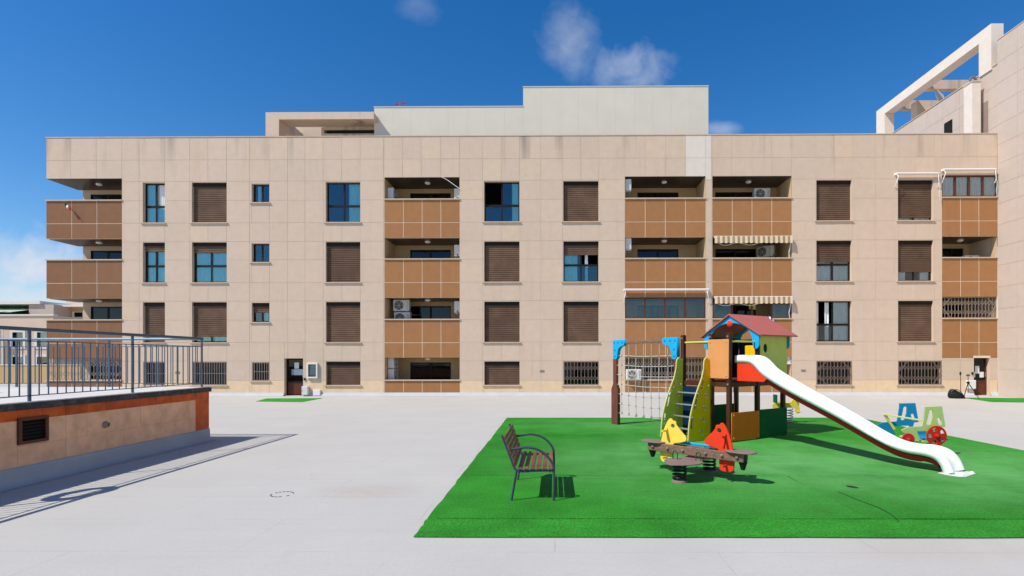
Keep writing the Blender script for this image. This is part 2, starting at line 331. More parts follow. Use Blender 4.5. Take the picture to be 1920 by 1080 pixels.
def copy_tree(o, parent=None):
    c = o.copy(); COL.objects.link(c); c.parent = parent
    for ch in list(o.children): copy_tree(ch, c)
    return c
def plate(outlines, th, bev=0.0, fn=None, res=6):
    "flat plate with holes: outlines[0] outside, the rest holes; fn(a, b, c) places plate point (a, b) at thickness c"
    cu = bpy.data.curves.new('c', 'CURVE'); cu.dimensions = '2D'; cu.fill_mode = 'BOTH'; cu.extrude = th / 2 - bev; cu.bevel_depth = bev; cu.bevel_resolution = 1; cu.offset = -bev
    for ol in outlines:
        sp = cu.splines.new('POLY'); sp.points.add(len(ol) - 1)
        for q, p in zip(sp.points, ol): q.co = (p[0], p[1], 0, 1)
        sp.use_cyclic_u = True
    co = bpy.data.objects.new('c', cu); me = bpy.data.meshes.new_from_object(co)
    bpy.data.objects.remove(co); bpy.data.curves.remove(cu)
    me.materials.clear()
    if fn:
        for v in me.vertices: v.co = Vector(fn(v.co.x, v.co.y, v.co.z))
    bm = bmesh.new(); bm.from_mesh(me); bmesh.ops.remove_doubles(bm, verts=bm.verts, dist=1e-5); bmesh.ops.recalc_face_normals(bm, faces=bm.faces); bm.to_mesh(me); bm.free()
    return me
def smooth_poly(pts, n=5):
    "closed Catmull-Rom through pts"
    o = []; k = len(pts)
    for i in range(k):
        p0, p1, p2, p3 = (Vector(pts[(i + j - 1) % k]) for j in range(4))
        for s in range(n):
            t = s / n; o.append(tuple(.5 * ((2 * p1) + (p2 - p0) * t + (2 * p0 - 5 * p1 + 4 * p2 - p3) * t * t + (3 * p1 - p0 - 3 * p2 + p3) * t ** 3)))
    return o
def open_curve(pts, n=6):
    o = []; k = len(pts)
    for i in range(k - 1):
        p0, p1, p2, p3 = (Vector(pts[min(max(i + j - 1, 0), k - 1)]) for j in range(4))
        for s in range(n):
            t = s / n; o.append(tuple(.5 * ((2 * p1) + (p2 - p0) * t + (2 * p0 - 5 * p1 + 4 * p2 - p3) * t * t + (3 * p1 - p0 - 3 * p2 + p3) * t ** 3)))
    o.append(tuple(pts[-1])); return o
def ring(cx, cy, r, n=14, ry=None, a0=0): return [(cx + r * math.cos(a0 + 2 * math.pi * i / n), cy + (ry or r) * math.sin(a0 + 2 * math.pi * i / n)) for i in range(n)]
CUBE = MB().box(-.5, .5, -.5, .5, -.5, .5).mesh('unit_panel')
_cubes = {}
def cube_for(mat):
    if mat not in _cubes: c = CUBE.copy(); c.materials.append(MATS[mat]); _cubes[mat] = c
    return _cubes[mat]
def piece(name, mat, parent, x0, x1, y0, y1, z0, z1, bevel=0):
    o = bpy.data.objects.new(name, cube_for(mat)); COL.objects.link(o); o.parent = parent
    o.location = ((x0 + x1) / 2, (y0 + y1) / 2, (z0 + z1) / 2); o.scale = (x1 - x0, y1 - y0, z1 - z0); return o
def rsub(r, holes):
    rs = [r]
    for h in holes:
        nr = []
        for (x0, x1, z0, z1) in rs:
            a0, a1, c0, c1 = h
            if a1 <= x0 or a0 >= x1 or c1 <= z0 or c0 >= z1: nr.append((x0, x1, z0, z1)); continue
            if a0 > x0: nr.append((x0, a0, z0, z1))
            if a1 < x1: nr.append((a1, x1, z0, z1))
            m0, m1 = max(x0, a0), min(x1, a1)
            if c0 > z0: nr.append((m0, m1, z0, c0))
            if c1 < z1: nr.append((m0, m1, c1, z1))
        rs = nr
    return rs

# ------------------------------------------------------------------ ground and turf
FY = 26.0
g_ = MB().quad((-260, -60, 0), (260, -60, 0), (260, 420, 0), (-260, 420, 0)).build('plaza_ground', 'ground')
tag(g_, 'pale grey painted concrete plaza floor', None, None, 'structure')
def wob(a, b, n, amp):
    a = Vector(a); b = Vector(b); o = []
    for i in range(n): 
        p = a.lerp(b, i / n)
        if i: p += Vector((random.uniform(-amp, amp), random.uniform(-amp, amp)))
        o.append((p.x, p.y))
    return o
turf = thing('turf_carpet', 'green artificial turf carpet under the playground', None, (0, 0, 0)); tag(turf, None, None, None, 'structure')
TXL, TXR = -1.46, 9.25
edges = [5.50, 6.10, 8.30, 10.52, 12.80, 14.75, 16.35]
def tl(y): return TXL + .02 * math.sin(y * 2)
MB().box(TXL + .03, TXR - .03, 5.53, 16.3, .001, .006).build('gap_underlay', 'turf_edge', turf)  # dark sheet added so the shaded gaps between strips look dark
for i in range(len(edges) - 1):
    y0, y1 = edges[i] + (.011 if i else 0), edges[i + 1] - .012
    splits = [TXL, TXR + .3] if i in (0, 5) else [TXL, (1.2, 3.6, 5.0, 2.4, 6.1)[i % 5], TXR + .3]
    for j in range(len(splits) - 1):
        xa, xb = splits[j] + (.008 if j else 0), splits[j + 1] - .008
        if j == len(splits) - 2: xb = TXR + (5.5 - (y0 + y1) / 2) * .0 
        ol = wob((xa, y0), (xb, y0), 24, .008) + wob((xb, y0), (xb, y1), 8, .008) + wob((xb, y1), (xa, y1), 24, .006) + wob((xa, y1), (xa, y0), 8, .012)
        hgt = .012 + .004 * ((i + j) % 3)
        obj('turf_strip', plate([ol], hgt, 0, lambda a, b, c, h=hgt: (a, b, c + h / 2 + .0065)), 'turf', turf)
cr = open_curve([tuple(G(1572, 922, .0285)), tuple(G(1610, 938, .0285)), tuple(G(1645, 951, .0285)), tuple(G(1668, 963, .0285)), tuple(G(1685, 977, .0285))], 5)
m = MB()
for i in range(len(cr) - 1):
    wd = .005 + .012 * math.sin(math.pi * (i + .5) / len(cr)) * random.uniform(.6, 1.1)
    m.bar(Vector(cr[i]) + Vector((0, 0, .001)), Vector(cr[i + 1]) + Vector((0, 0, .001)), wd, .006)
m.build('torn_seam', 'turf_edge', turf)
c0 = G(1598, 913, .0275)
m = MB(); m.lathe([(.001, 0), (.085, 0), (.09, .002), (.001, .003)], (0, 0, 0), 12)
h_ = m.build('worn_hole', 'black', turf); h_.location = c0; h_.scale = (.62, 1.0, 1); h_.rotation_euler = (0, 0, .5)
for (pa, pb, pc, pd, lab) in (((480, 753), (566, 754), (604, 747), (500, 747.5), 'green turf doormat in front of the left entrance door with white notices'),
                              ((1806, 746), (1860, 754), (1990, 756), (1990, 747.5), 'green turf mat at the right entrance door beside the tripod')):
    pts = [G(*pa), G(*pb), G(*pc), G(*pd)]
    o = obj('turf_mat', plate([[(p.x, min(p.y, FY - .12)) for p in pts]], .014, 0, lambda a, b, c: (a, b, c + .008)), 'turf'); tag(o, lab, 'mat')
# dark ring of a capped drain on the plaza
c0 = G(529, 927); m = MB()
for i in range(18):
    if random.random() < .3: continue
    a = 2 * math.pi * i / 18; a2 = a + .25
    m.bar((c0.x + .14 * math.cos(a), c0.y + .14 * math.sin(a), .003), (c0.x + .14 * math.cos(a2), c0.y + .14 * math.sin(a2), .003), .010, .004)
tag(m.build('drain_ring', 'black'), 'broken dark ring of a capped drain in the plaza floor', 'drain')

# ------------------------------------------------------------------ apartment building
def fx(px): return W(px, 500, FY).x
def fz(py): return W(660, py, FY).z
bld = thing('apartment_building', 'long four storey beige panelled apartment building with brown balcony parapets', 'building', (0, FY, 0))
XL, XR = fx(87), 21.45
ZT = fz(256.4)
ROWS = [fz(v) for v in (743, 713.3, 676.8, 641.8, 599.9, 564.3, 529.5, 486.7, 452.5, 417.2, 375, 339, 298.6, 256.4)]; ROWS[0] = 0.0
CP = [87, 132, 180.5, 228.6, 261, 309, 356, 390, 425, 468, 505, 539.5, 572, 606, 641, 675.5, 719.5, 754.7, 790, 826, 861.7, 905, 940, 974.5, 1014, 1054.5, 1089, 1123, 1172, 1210, 1248, 1286, 1323, 1334, 1371.7, 1410.5, 1447, 1484.7, 1530, 1565, 1598.7, 1641.6, 1684, 1716.5, 1752, 1766.6, 1800.5, 1833]
COLS = [fx(c) for c in CP] + [XR]
LZ = {'ceil': [fz(v) for v in (333, 446, 558.5, 671)], 'cap': [fz(v) for v in (375, 487, 600, 714)]}
LOG = {'A': (XL, fx(228.6)), 'B': (fx(721), fx(861.7)), 'C': (fx(1172), fx(1323)), 'D': (fx(1336), fx(1484.3)), 'E': (fx(1766.6), XR - .0)}
RW = {1: (fz(341), fz(416.5)), 2: (fz(453.5), fz(529)), 3: (fz(566), fz(641.5)), 0: (fz(678), fz(722))}
WIN = {'a': (268, 309), 'b': (360, 425), 'c': (472, 505), 'd': (611, 675.5), 'e': (908, 974), 'f': (1056.5, 1122.5), 'g': (1531, 1597), 'h': (1684, 1750)}
holes = []; winlist = []
for k, (p0, p1) in WIN.items():
    for r in (1, 2, 3, 0):
        zt, zb = RW[r]; a, b = fx(p0), fx(p1)
        if k == 'c': zt, zb = ((fz(344), fz(379)), (fz(456), fz(491)), (fz(567.5), fz(603.5)), (fz(679), fz(714)))[(1, 2, 3, 0).index(r)]
        if k == 'h' and r == 0: b = fx(1765.5)
        if k == 'a' and r == 0: zb = fz(722)
        holes.append((a, b, zb, zt)); winlist.append((k, r, a, b, zb, zt))
DOORL = (fx(533), fx(568), .02, fz(672)); DOORR = (fx(1826), fx(1856), .02, fz(669))
holes += [DOORL]
lh = []
for k, (a, b) in LOG.items():
    lh.append((a - .001, b + (.5 if k == 'E' else .001), -.1 if k != 'E' else fz(672.5), LZ['ceil'][0]))
allh = holes + lh + [DOORR]
# backing wall with reveals
xs = sorted({XL, XR} | {h[0] for h in allh} | {h[1] for h in allh}); zs = sorted({0.0, ZT} | {h[2] for h in allh} | {h[3] for h in allh})
xs = [x for x in xs if XL <= x <= XR]; zs = [z for z in zs if 0 <= z <= ZT]
m = MB()
for i in range(len(xs) - 1):
    for j in range(len(zs) - 1):
        cx, cz = (xs[i] + xs[i + 1]) / 2, (zs[j] + zs[j + 1]) / 2
        if any(h[0] < cx < h[1] and h[2] < cz < h[3] for h in allh): continue
        m.quad((xs[i], .0065, zs[j]), (xs[i + 1], .0065, zs[j]), (xs[i + 1], .0065, zs[j + 1]), (xs[i], .0065, zs[j + 1]))
m.build('wall', 'tan_back', bld)
m = MB()
for (a, b, c, d) in holes + [DOORR]:
    y0, y1 = .007, .30
    m.quad((a, y0, c), (a, y1, c), (a, y1, d), (a, y0, d)); m.quad((b, y0, c), (b, y0, d), (b, y1, d), (b, y1, c))
    m.quad((a, y0, d), (a, y1, d), (b, y1, d), (b, y0, d)); m.quad((a, y0, c), (b, y0, c), (b, y1, c), (a, y1, c))
m.build('reveal', 'tan', bld)
# body: sides, roof, back, floors inside
BD = 11.0; lx1 = fx(228.6)
m = MB(); m.quad((XL + .25, 1.75, 0), (XL + .25, BD, 0), (XL + .25, BD, ZT - .45), (XL + .25, 1.75, ZT - .45)); m.quad((XL, BD, 0), (XR, BD, 0), (XR, BD, ZT), (XL, BD, ZT))
m.quad((XR - .02, .4, 0), (XR - .02, BD, 0), (XR - .02, BD, ZT - .3), (XR - .02, .4, ZT - .3))
m.build('body_wall', 'tan', bld)
m = MB(); m.box(XL + .01, XR - .03, .3, BD, ZT - .62, ZT - .45); m.build('roof', 'roof_tar', bld)
m = MB(); m.quad((lx1, 3.4, 0), (XR - .05, 3.4, 0), (XR - .05, 3.4, ZT - .7), (lx1, 3.4, ZT - .7))
for z in (.02, fz(671), fz(558.5), fz(446)): m.quad((lx1, .31, z), (XR - .05, .31, z), (XR - .05, 3.4, z), (lx1, 3.4, z))
m.build('interior', 'interior', bld)
m = MB(); m.box(XL - .02, XR, -.02, .30, ZT + .002, ZT + .045); m.build('coping', 'tan_back', bld)
m = MB(); m.box(XL, XL + .2, .032, 1.9, LZ['ceil'][0], ZT); m.box(XL + .2, XR, .2, .3, ZT - .45, ZT); m.build('roof_parapet', 'tan', bld)
# facade panels
rects = []
for j in range(len(ROWS) - 1):
    for i in range(len(COLS) - 1):
        for q in rsub((COLS[i], COLS[i + 1], ROWS[j], ROWS[j + 1]), allh):
            if q[1] - q[0] < .05 or q[3] - q[2] < .05: continue
            mt = 'plinth' if j == 0 else 'tan'
            if j >= 11 and 1280 < CP[i] < 1330: mt = 'tan_pale'
            if mt == 'tan' and random.random() < .07: mt = 'tan_warm'
            rects.append((q, mt))
rects.sort(key=lambda t: -(t[0][1] - t[0][0]) * (t[0][3] - t[0][2]))
GP = .0065
rest = {}
for n_, ((a, b, c, d), mt) in enumerate(rects):
    yo = random.uniform(-.002, .002)
    if n_ < 296: piece('facade_panel', mt, bld, a + GP, b - GP, yo, .006, c + GP, d - GP)
    else: rest.setdefault(mt, MB()).box(a + GP, b - GP, yo, .006, c + GP, d - GP)
for mt, mb in rest.items(): tag(mb.build('facade_panel_field', mt, bld), None, None, None, 'stuff')

def shutter_mesh(a, b, z0, z1, y):
    m = MB(); n = max(1, int(round((z1 - z0) / .095))); h = (z1 - z0) / n
    for i in range(n):
        z = z1 - h * (i + 1)
        m.quad((a, y + .022, z), (b, y + .022, z), (b, y - .006, z + h * .22), (a, y - .006, z + h * .22))
        m.quad((a, y - .006, z + h * .22), (b, y - .006, z + h * .22), (b, y - .004, z + h * .8), (a, y - .004, z + h * .8))
        m.quad((a, y - .004, z + h * .8), (b, y - .004, z + h * .8), (b, y + .022, z + h), (a, y + .022, z + h))
    return m
def curtain(a, b, z0, z1, y, parent, mat='curtain', f=9.0):
    k = max(6, int((b - a) / .03)); top = []; bot = []
    ph = random.uniform(0, 6)
    for i in range(k + 1):
        x = a + (b - a) * i / k; dy = .03 * math.sin(ph + x * f * 2.2) + .015 * math.sin(x * 41 + ph)
        top.append((x, y + dy * .5, z1)); bot.append((x, y + dy, z0))
    return MB().grid([bot, top]).build('curtain', mat, parent, smooth=True)
def grille_mesh(a, b, z0, z1, style, y=.02):
    m = MB(); t = .02
    m.box(a, b, y - t, y, z0, z0 + .03); m.box(a, b, y - t, y, z1 - .03, z1); m.box(a, a + .03, y - t, y, z0 + .03, z1 - .03); m.box(b - .03, b, y - t, y, z0 + .03, z1 - .03)
    if style == 'bars':
        n = int((b - a) / .115)
        for i in range(1, n): x = a + (b - a) * i / n; m.box(x - .009, x + .009, y - t + .002, y - .002, z0 + .03, z1 - .03)
        zm = (z0 + z1) / 2; m.box(a + .03, b - .03, y - .001, y + .008, zm - .012, zm + .012)
    else:
        n = int((b - a) / .155)
        for i in range(1, n): x = a + (b - a) * i / n; m.box(x - .011, x + .011, y - t, y - .003, z0 + .03, z1 - .03)
        st = (b - a) / n
        for zc in ((z0 * .72 + z1 * .28), (z0 * .28 + z1 * .72)):
            for i in range(n):
                x0 = a + st * i
                for s in (-1, 1): m.bar((x0, y - .026, zc - s * .11), (x0 + st, y - .026, zc + s * .11), .016, .008, (0, 1, 0))
        if style == 'x':
            d = .45
            for (xa, xb) in ((a, a + d), (b, b - d)):
                m.bar((xa, y - .036, z1 - d * 1.1), (xb, y - .036, z1), .024, .01, (0, 1, 0)); m.bar((xa, y - .036, z0 + d * 1.1), (xb, y - .036, z0), .024, .01, (0, 1, 0))
    return m
def window(a, b, z0, z1, shut=0.0, style='four', cur=((.05, .46), (.54, .97)), skip=(), grille=None, fmat='frame', glass='glass', shm='shutter', sill=True):
    h = z1 - z0; y0, y1 = .17, .225; m = MB(); fw = .055
    m.box(a, b, y0, y1, z0, z0 + fw); m.box(a, b, y0, y1, z1 - fw, z1); m.box(a, a + fw, y0, y1, z0 + fw, z1 - fw); m.box(b - fw, b, y0, y1, z0 + fw, z1 - fw)
    panes = []; xm = (a + b) / 2
    if style == 'four':
        zt = z0 + h * .42
        m.box(a + fw, b - fw, y0 - .004, y1 - .01, zt - .05, zt + .05)
        m.box(xm - .04, xm + .04, y0 - .003, y1 - .02, zt + .05, z1 - fw); m.box(xm - .03, xm + .03, y0 - .003, y1 - .02, z0 + fw, zt - .05)
        panes = [(a + fw, xm - .03, z0 + fw, zt - .05), (xm + .03, b - fw, z0 + fw, zt - .05), (a + fw, xm - .04, zt + .05, z1 - fw), (xm + .04, b - fw, zt + .05, z1 - fw)]
    elif style == 'two':
        m.box(xm - .035, xm + .035, y0 - .003, y1 - .02, z0 + fw, z1 - fw); panes = [(a + fw, xm - .035, z0 + fw, z1 - fw), (xm + .035, b - fw, z0 + fw, z1 - fw)]
    else: panes = [(a + fw, b - fw, z0 + fw, z1 - fw)]
    wn = m.build('window', fmat, bld)
    for i_, (p, q, r, s) in enumerate(panes):
        if i_ in skip: continue
        piece('pane', glass, wn, p, q, y0 + .02, y0 + .026, r, s)
    if cur:
        for (c0_, c1_) in cur: curtain(a + (b - a) * c0_, a + (b - a) * c1_, z0 + .03, z1 - .03, .262, wn)
    if shut > 0:
        zs_ = z1 - h * shut
        shutter_mesh(a + .03, b - .005, zs_, z1 - .01, .135).build('shutter', shm, wn)
        piece('shutter_box', 'frame', wn, a + .006, b - .006, .085, .166, z1 - .17, z1 - .003)
    if sill: piece('sill', 'sill', wn, a - .10, b + .06, -.06, .165, z0 - .045, z0 - .002)
    if grille: grille_mesh(a + .01, b - .01, z0 + .01, z1 - .01, grille).build('security_grille', 'grille' if grille == 'bars' else 'grille_dark', wn)
    return wn
SH = {('c', 3): .5, ('a', 1): 0, ('a', 2): .22, ('a', 3): 1, ('b', 1): 1, ('b', 2): .25, ('b', 3): .86, ('d', 1): 0, ('d', 2): 1, ('d', 3): 1, ('d', 0): 1, ('e', 1): 0, ('e', 2): 1, ('e', 3): 1, ('e', 0): 1,
      ('f', 1): 1, ('f', 2): .33, ('f', 3): 1, ('g', 1): 1, ('g', 2): .52, ('g', 3): 0, ('h', 1): .92, ('h', 2): .77, ('h', 3): 1}
GRL = {('a', 0): 'bars', ('b', 0): 'bars', ('c', 0): 'bars', ('f', 0): 'lat', ('g', 0): 'x', ('h', 0): 'x'}
CUR = {('d', 1): ((.62, .98),), ('e', 1): ((.78, .98),), ('a', 1): ((.05, .97),), ('f', 2): ((.03, .4), (.62, .7)), ('g', 3): ((.03, .12), (.3, .42), (.52, .97)), ('c', 1): ((.2, .5),), ('c', 2): (), ('c', 3): ((.55, .8),), ('b', 2): ((.05, .97),), ('h', 2): ((.1, .3), (.7, .95))}
SKP = {('e', 1): (2,), ('f', 2): (3,), ('g', 3): (2,), ('a', 1): (3,)}
for (k, r, a, b, z0, z1) in winlist:
    st = 'two' if k == 'c' else 'four'
    if r == 0 and k != 'c': st = 'two'
    dk = (k == 'c' and r == 3)
    window(a, b, z0, z1, SH.get((k, r), 0), st, cur=CUR.get((k, r), ((.05, .46), (.54, .97))) if (SH.get((k, r), 0) < 1 and r) else (), skip=SKP.get((k, r), ()), grille=GRL.get((k, r)), glass='glass_dark' if r == 0 else ('glass_clear' if k in 'gh' else 'glass'))

def loggia(key, lev, ncol, doorspan=None, glazing=None, lamp=True, grille=None, glz_open=None):
    a, b = LOG[key]; zc, zp = LZ['ceil'][lev], LZ['cap'][lev]
    zb = LZ['ceil'][lev + 1] if lev < 3 else 0.0
    if key == 'E' and lev == 2: zb = fz(672.5)
    dep = 1.75; lo = key == 'A'
    bal = MB().box(a + .002, b - .002, .0095, .15, zb + .004, zp).build('balcony', 'grout', bld)
    if lo: piece('side_parapet', 'brown_dark', bal, a, a + .12, .152, dep, zb + .004, zp)
    zsplit = [zb + .006, zb + .4 * (zp - zb), zp - .012] if lev < 3 else [zb + .006, zp - .012]
    gp = .0145
    for i in range(ncol):
        xa, xb = a + (b - a) * i / ncol, a + (b - a) * (i + 1) / ncol
        for j in range(len(zsplit) - 1):
            hs = [DOORR] if key == 'E' else []
            for q in rsub((xa + gp * (i > 0), xb - gp * (i < ncol - 1), zsplit[j] + gp * (j > 0), zsplit[j + 1] - gp * (j < len(zsplit) - 2)), [(h[0] - .03, h[1] + .03, h[2], h[3] + .03) for h in hs]):
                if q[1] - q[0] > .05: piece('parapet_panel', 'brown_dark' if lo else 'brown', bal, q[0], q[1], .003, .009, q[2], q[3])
    piece('parapet_cap', 'sill', bal, a - .03 * (key != 'E'), b + (.03 if key not in 'E' else 0), -.05, .17, zp + .001, zp + .05)
    # shell
    m = MB(); ye = dep
    if not lo: m.quad((a, .031, zb), (a, ye, zb), (a, ye, zc), (a, .031, zc))
    m.quad((b, .031, zb), (b, ye, zb), (b, ye, zc), (b, .031, zc))
    d0, d1, dz = doorspan or (a + (b - a) * .33, a + (b - a) * .88, zc - .25)
    fl = LZ['ceil'][lev + 1] + .06 if lev < 3 else .08
    for q in rsub((a + (.25 if lo else 0), b, fl - .06, zc), [(d0, d1, fl, dz)]): m.quad((q[0], ye, q[2]), (q[1], ye, q[2]), (q[1], ye, q[3]), (q[0], ye, q[3]))
    m.quad((a, .15, fl), (b, .15, fl), (b, ye, fl), (a, ye, fl))
    m.build('loggia_wall', 'tan' if lo else 'loggia', bal)
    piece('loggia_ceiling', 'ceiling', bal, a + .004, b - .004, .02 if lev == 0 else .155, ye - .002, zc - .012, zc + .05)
    if lo and lev: piece('slab_edge', 'tan', bal, a, a + .1, .16, ye, zc + .05, zc + .06)
    dm = MB(); dm.box(d0, d1, ye + .05, ye + .1, dz - .06, dz); dm.box(d0, d0 + .06, ye + .05, ye + .1, fl, dz - .06); dm.box(d1 - .06, d1, ye + .05, ye + .1, fl, dz - .06); xm = (d0 + d1) / 2; dm.box(xm - .05, xm + .05, ye + .05, ye + .1, fl, dz - .06)
    dm.build('balcony_door', 'frame', bal)
    piece('door_glass', 'glass_dark', bal, d0 + .06, d1 - .06, ye + .07, ye + .076, fl, dz - .06)
    piece('room_shade', 'dark', bal, d0 - .05, d1 + .05, ye + .6, ye + .62, fl, dz + .1)  # near-black sheet, the unlit room's shade put into its colour
    if lamp:
        xl = (a + b) / 2 + .1
        MB().lathe([(.001, 0), (.135, 0), (.145, -.03), (.12, -.07), (.05, -.10), (.001, -.105)], (xl, .75, zc - .013), 14).build('ceiling_lamp', 'white_metal', bal, smooth='auto')
    if glazing:
        fm = MB(); y0, y1 = .035, .085; z0, z1 = zp + .052, zc - (.006 if glazing[2] is None else glazing[2]); fw = .06
        fm.box(a, b, y0, y1, z0, z0 + fw); fm.box(a, b, y0, y1, z1 - fw, z1)
        np_ = glazing[0]; xsn = [a + (b - a) * i / np_ for i in range(np_ + 1)]
        for i, x in enumerate(xsn): fm.box(max(a, x - .05), min(b, x + .05), y0 + .003, y1 - .003, z0 + fw, z1 - fw)
        gw = fm.build('glazing', glazing[1], bal)
        for i in range(np_):
            if glz_open and i in glz_open: continue
            piece('pane', 'glass_clear', bal, xsn[i] + .05, xsn[i + 1] - .05, y0 + .02, y0 + .026, z0 + fw, z1 - fw)
            if glazing[3]: curtain(xsn[i] + .05, xsn[i + 1] - .05, z0 + .02, z1 - .02, .115, bal, 'curtain', 14)
    if grille: grille_mesh(a + .02, b - .02, zp + .055, zc - .02, grille, .1).build('security_grille', 'grille', bal)
    return bal
aL, bL = LOG['A']
def kx(px): return W(px, 350, FY + 1.75).x
for lev in range(4):
    loggia('A', lev, 3, (kx(170), kx(232), LZ['ceil'][lev] - .24), grille='x' if lev == 3 else None, lamp=lev < 3)
    loggia('B', lev, 4, (kx(769), kx(845), LZ['ceil'][lev] - .24))
    loggia('C', lev, 4, (kx(1195), kx(1272), LZ['ceil'][lev] - .24), glazing=(4, 'frame_brown', None, False) if lev == 2 else None, grille='lat' if lev == 3 else None, lamp=lev < 2)
    loggia('D', lev, 4, (kx(1341), kx(1417), LZ['ceil'][lev] - .24), glazing=(4, 'frame_brown', None, False) if lev == 2 else None, glz_open=(1, 2), lamp=lev < 1)
    if lev < 3: loggia('E', lev, 3, (kx(1764), kx(1806), LZ['ceil'][lev] - .24), glazing=(4, 'frame_brown', None, True) if lev == 0 else None, grille='x' if lev == 2 else None, lamp=lev == 1)
# entrance doors
def entrance(h, right):
    a, b, c, d = h; m = MB(); y0, y1 = .2, .26; fw = .07
    m.box(a, a + fw, y0, y1, c, d); m.box(b - fw, b, y0, y1, c, d); m.box(a + fw, b - fw, y0, y1, d - fw, d); m.box(a + fw, b - fw, y0 + .003, y1 - .003, c + .62, c + .70); m.box(a + fw, b - fw, y0 + .003, y1, c, c + .06)
    dr = m.build('entrance_door', 'frame_brown' if right else 'frame', bld)
    piece('kick_panel', 'frame_brown', dr, a + fw, b - fw, y0 + .02, y0 + .04, c + .06, c + .62)
    piece('pane', 'glass_dark', dr, a + fw, b - fw, y0 + .03, y0 + .036, c + .70, d - fw)
    piece('room_shade', 'dark', dr, a - .1, b + .1, 1.4, 1.42, c, d)  # shade of the hall behind the door painted as a near-black sheet
    MB().tube([(b - fw - .03, y0 - .03, c + .9), (b - fw - .03, y0 - .05, c + 1.0), (b - fw - .03, y0 - .03, c + 1.1)], .012).build('handle', 'steel', dr)
    W_ = b - a
    if right:
        for (u0, u1, v0, v1) in ((.3, .56, 1.05, 1.42), (.06, .30, .86, 1.13), (.58, .84, .86, 1.13)): piece('notice', 'white_metal', dr, a + u0 * W_, a + u1 * W_, y0 + .022, y0 + .028, c + v0, c + v1)
    else:
        piece('notice', 'white_metal', dr, a + .42 * W_, a + .66 * W_, y0 + .022, y0 + .028, c + 1.32, c + 1.62); piece('notice', 'rail_pale', dr, a + .26 * W_, b - fw, y0 + .02, y0 + .026, c + 1.0, c + 1.29)
entrance(DOORL, False); entrance(DOORR, True)
m = MB(); xs_ = XL + 3.8
m.v = []; sk = [(-.09, .004), (-.085, .03), (-.05, .06), (-.03, .12), (-.012, .16), (-.002, .17)]
segs = [(fx(160), DOORL[0] - .02), (DOORL[1] + .02, DOORR[0] - .02), (DOORR[1] + .02, XR - .01)]
for (a, b) in segs: m.grid([[(a, y, z) for (y, z) in sk], [(b, y, z) for (y, z) in sk]])
m.build('base_coving', 'skirting', bld, smooth=True)

# small fittings on the facade
def boxthing(name, mat, label, cat, x0, x1, y0, y1, z0, z1, bevel=.01, group=None):
    o = MB().box(-(x1 - x0) / 2, (x1 - x0) / 2, 0, y1 - y0, 0, z1 - z0).build(name, mat, None, False, bevel); o.location = ((x0 + x1) / 2, y0, z0); return tag(o, label, cat, group)
# notice board
nb = thing('notice_board', 'white framed glass notice board beside the left entrance door', 'notice board', (fx(586.5), FY - .004, fz(709)))
wv, hv = .52, .75
m = MB(); m.box(-wv / 2, wv / 2, -.10, -.0, 0, .07); m.box(-wv / 2, wv / 2, -.10, 0, hv - .07, hv); m.box(-wv / 2, -wv / 2 + .07, -.10, 0, .07, hv - .07); m.box(wv / 2 - .07, wv / 2, -.10, 0, .07, hv - .07)
m.build('frame', 'white_metal', nb, bevel=.008); piece('backing', 'rail_pale', nb, -wv / 2 + .07, wv / 2 - .07, -.03, -.01, .07, hv - .07); piece('paper', 'white_metal', nb, -.13, .15, -.038, -.031, .14, .56); piece('pane', 'glass_clear', nb, -wv / 2 + .07, wv / 2 - .07, -.07, -.065, .07, hv - .07)
eb = thing('utility_box', 'tall pale utility box by the left entrance door', 'utility box', (fx(574.5), FY - .004, fz(740)))
MB().box(-.15, .15, -.2, 0, 0, .42).build('cabinet', 'white_ac', eb, bevel=.012); MB().box(-.14, .14, -.215, -.2, .015, .405).build('door', 'white_ac', eb, bevel=.004); MB().lathe([(.001, 0), (.02, 0), (.02, -.015), (.001, -.018)], (-.11, -.215, .2), 10, 'y').build('lock', 'black', eb)
tb = thing('meter_box', 'low wide white meter box right of the utility box', 'meter box', (fx(595), FY - .004, fz(741.5)))
MB().box(-.18, .18, -.09, 0, 0, .28).build('cabinet', 'white_metal', tb, bevel=.012); MB().box(-.16, .16, -.1, -.09, .02, .26).build('lid', 'white_metal', tb, bevel=.004)
for (px, py, lab) in ((571.5, 711, 'small dark intercom left of the white notice board'), (1822.5, 701, 'small dark intercom left of the right entrance door')):
    o = boxthing('intercom', 'black', lab, 'intercom', fx(px) - .04, fx(px) + .04, FY - .05, FY - .003, fz(py) - .06, fz(py) + .06)
for (px, py, lab) in ((1016, 696, 'grey wall vent between shutter and grille windows, middle of facade'), (1506, 695.5, 'grey wall vent right of the green playhouse wall'), (332.5, 698, 'grey wall vent behind the end of the railing')):
    t = thing('wall_vent', lab, 'vent', (fx(px), FY - .003, fz(py)))
    MB().box(-.11, .11, -.012, 0, -.05, .05).build('frame', 'grille', t); 
    m = MB()
    for i in range(4): m.box(-.09, .09, -.02, -.013, -.036 + i * .02, -.027 + i * .02)
    m.build('louvre', 'steel', t)
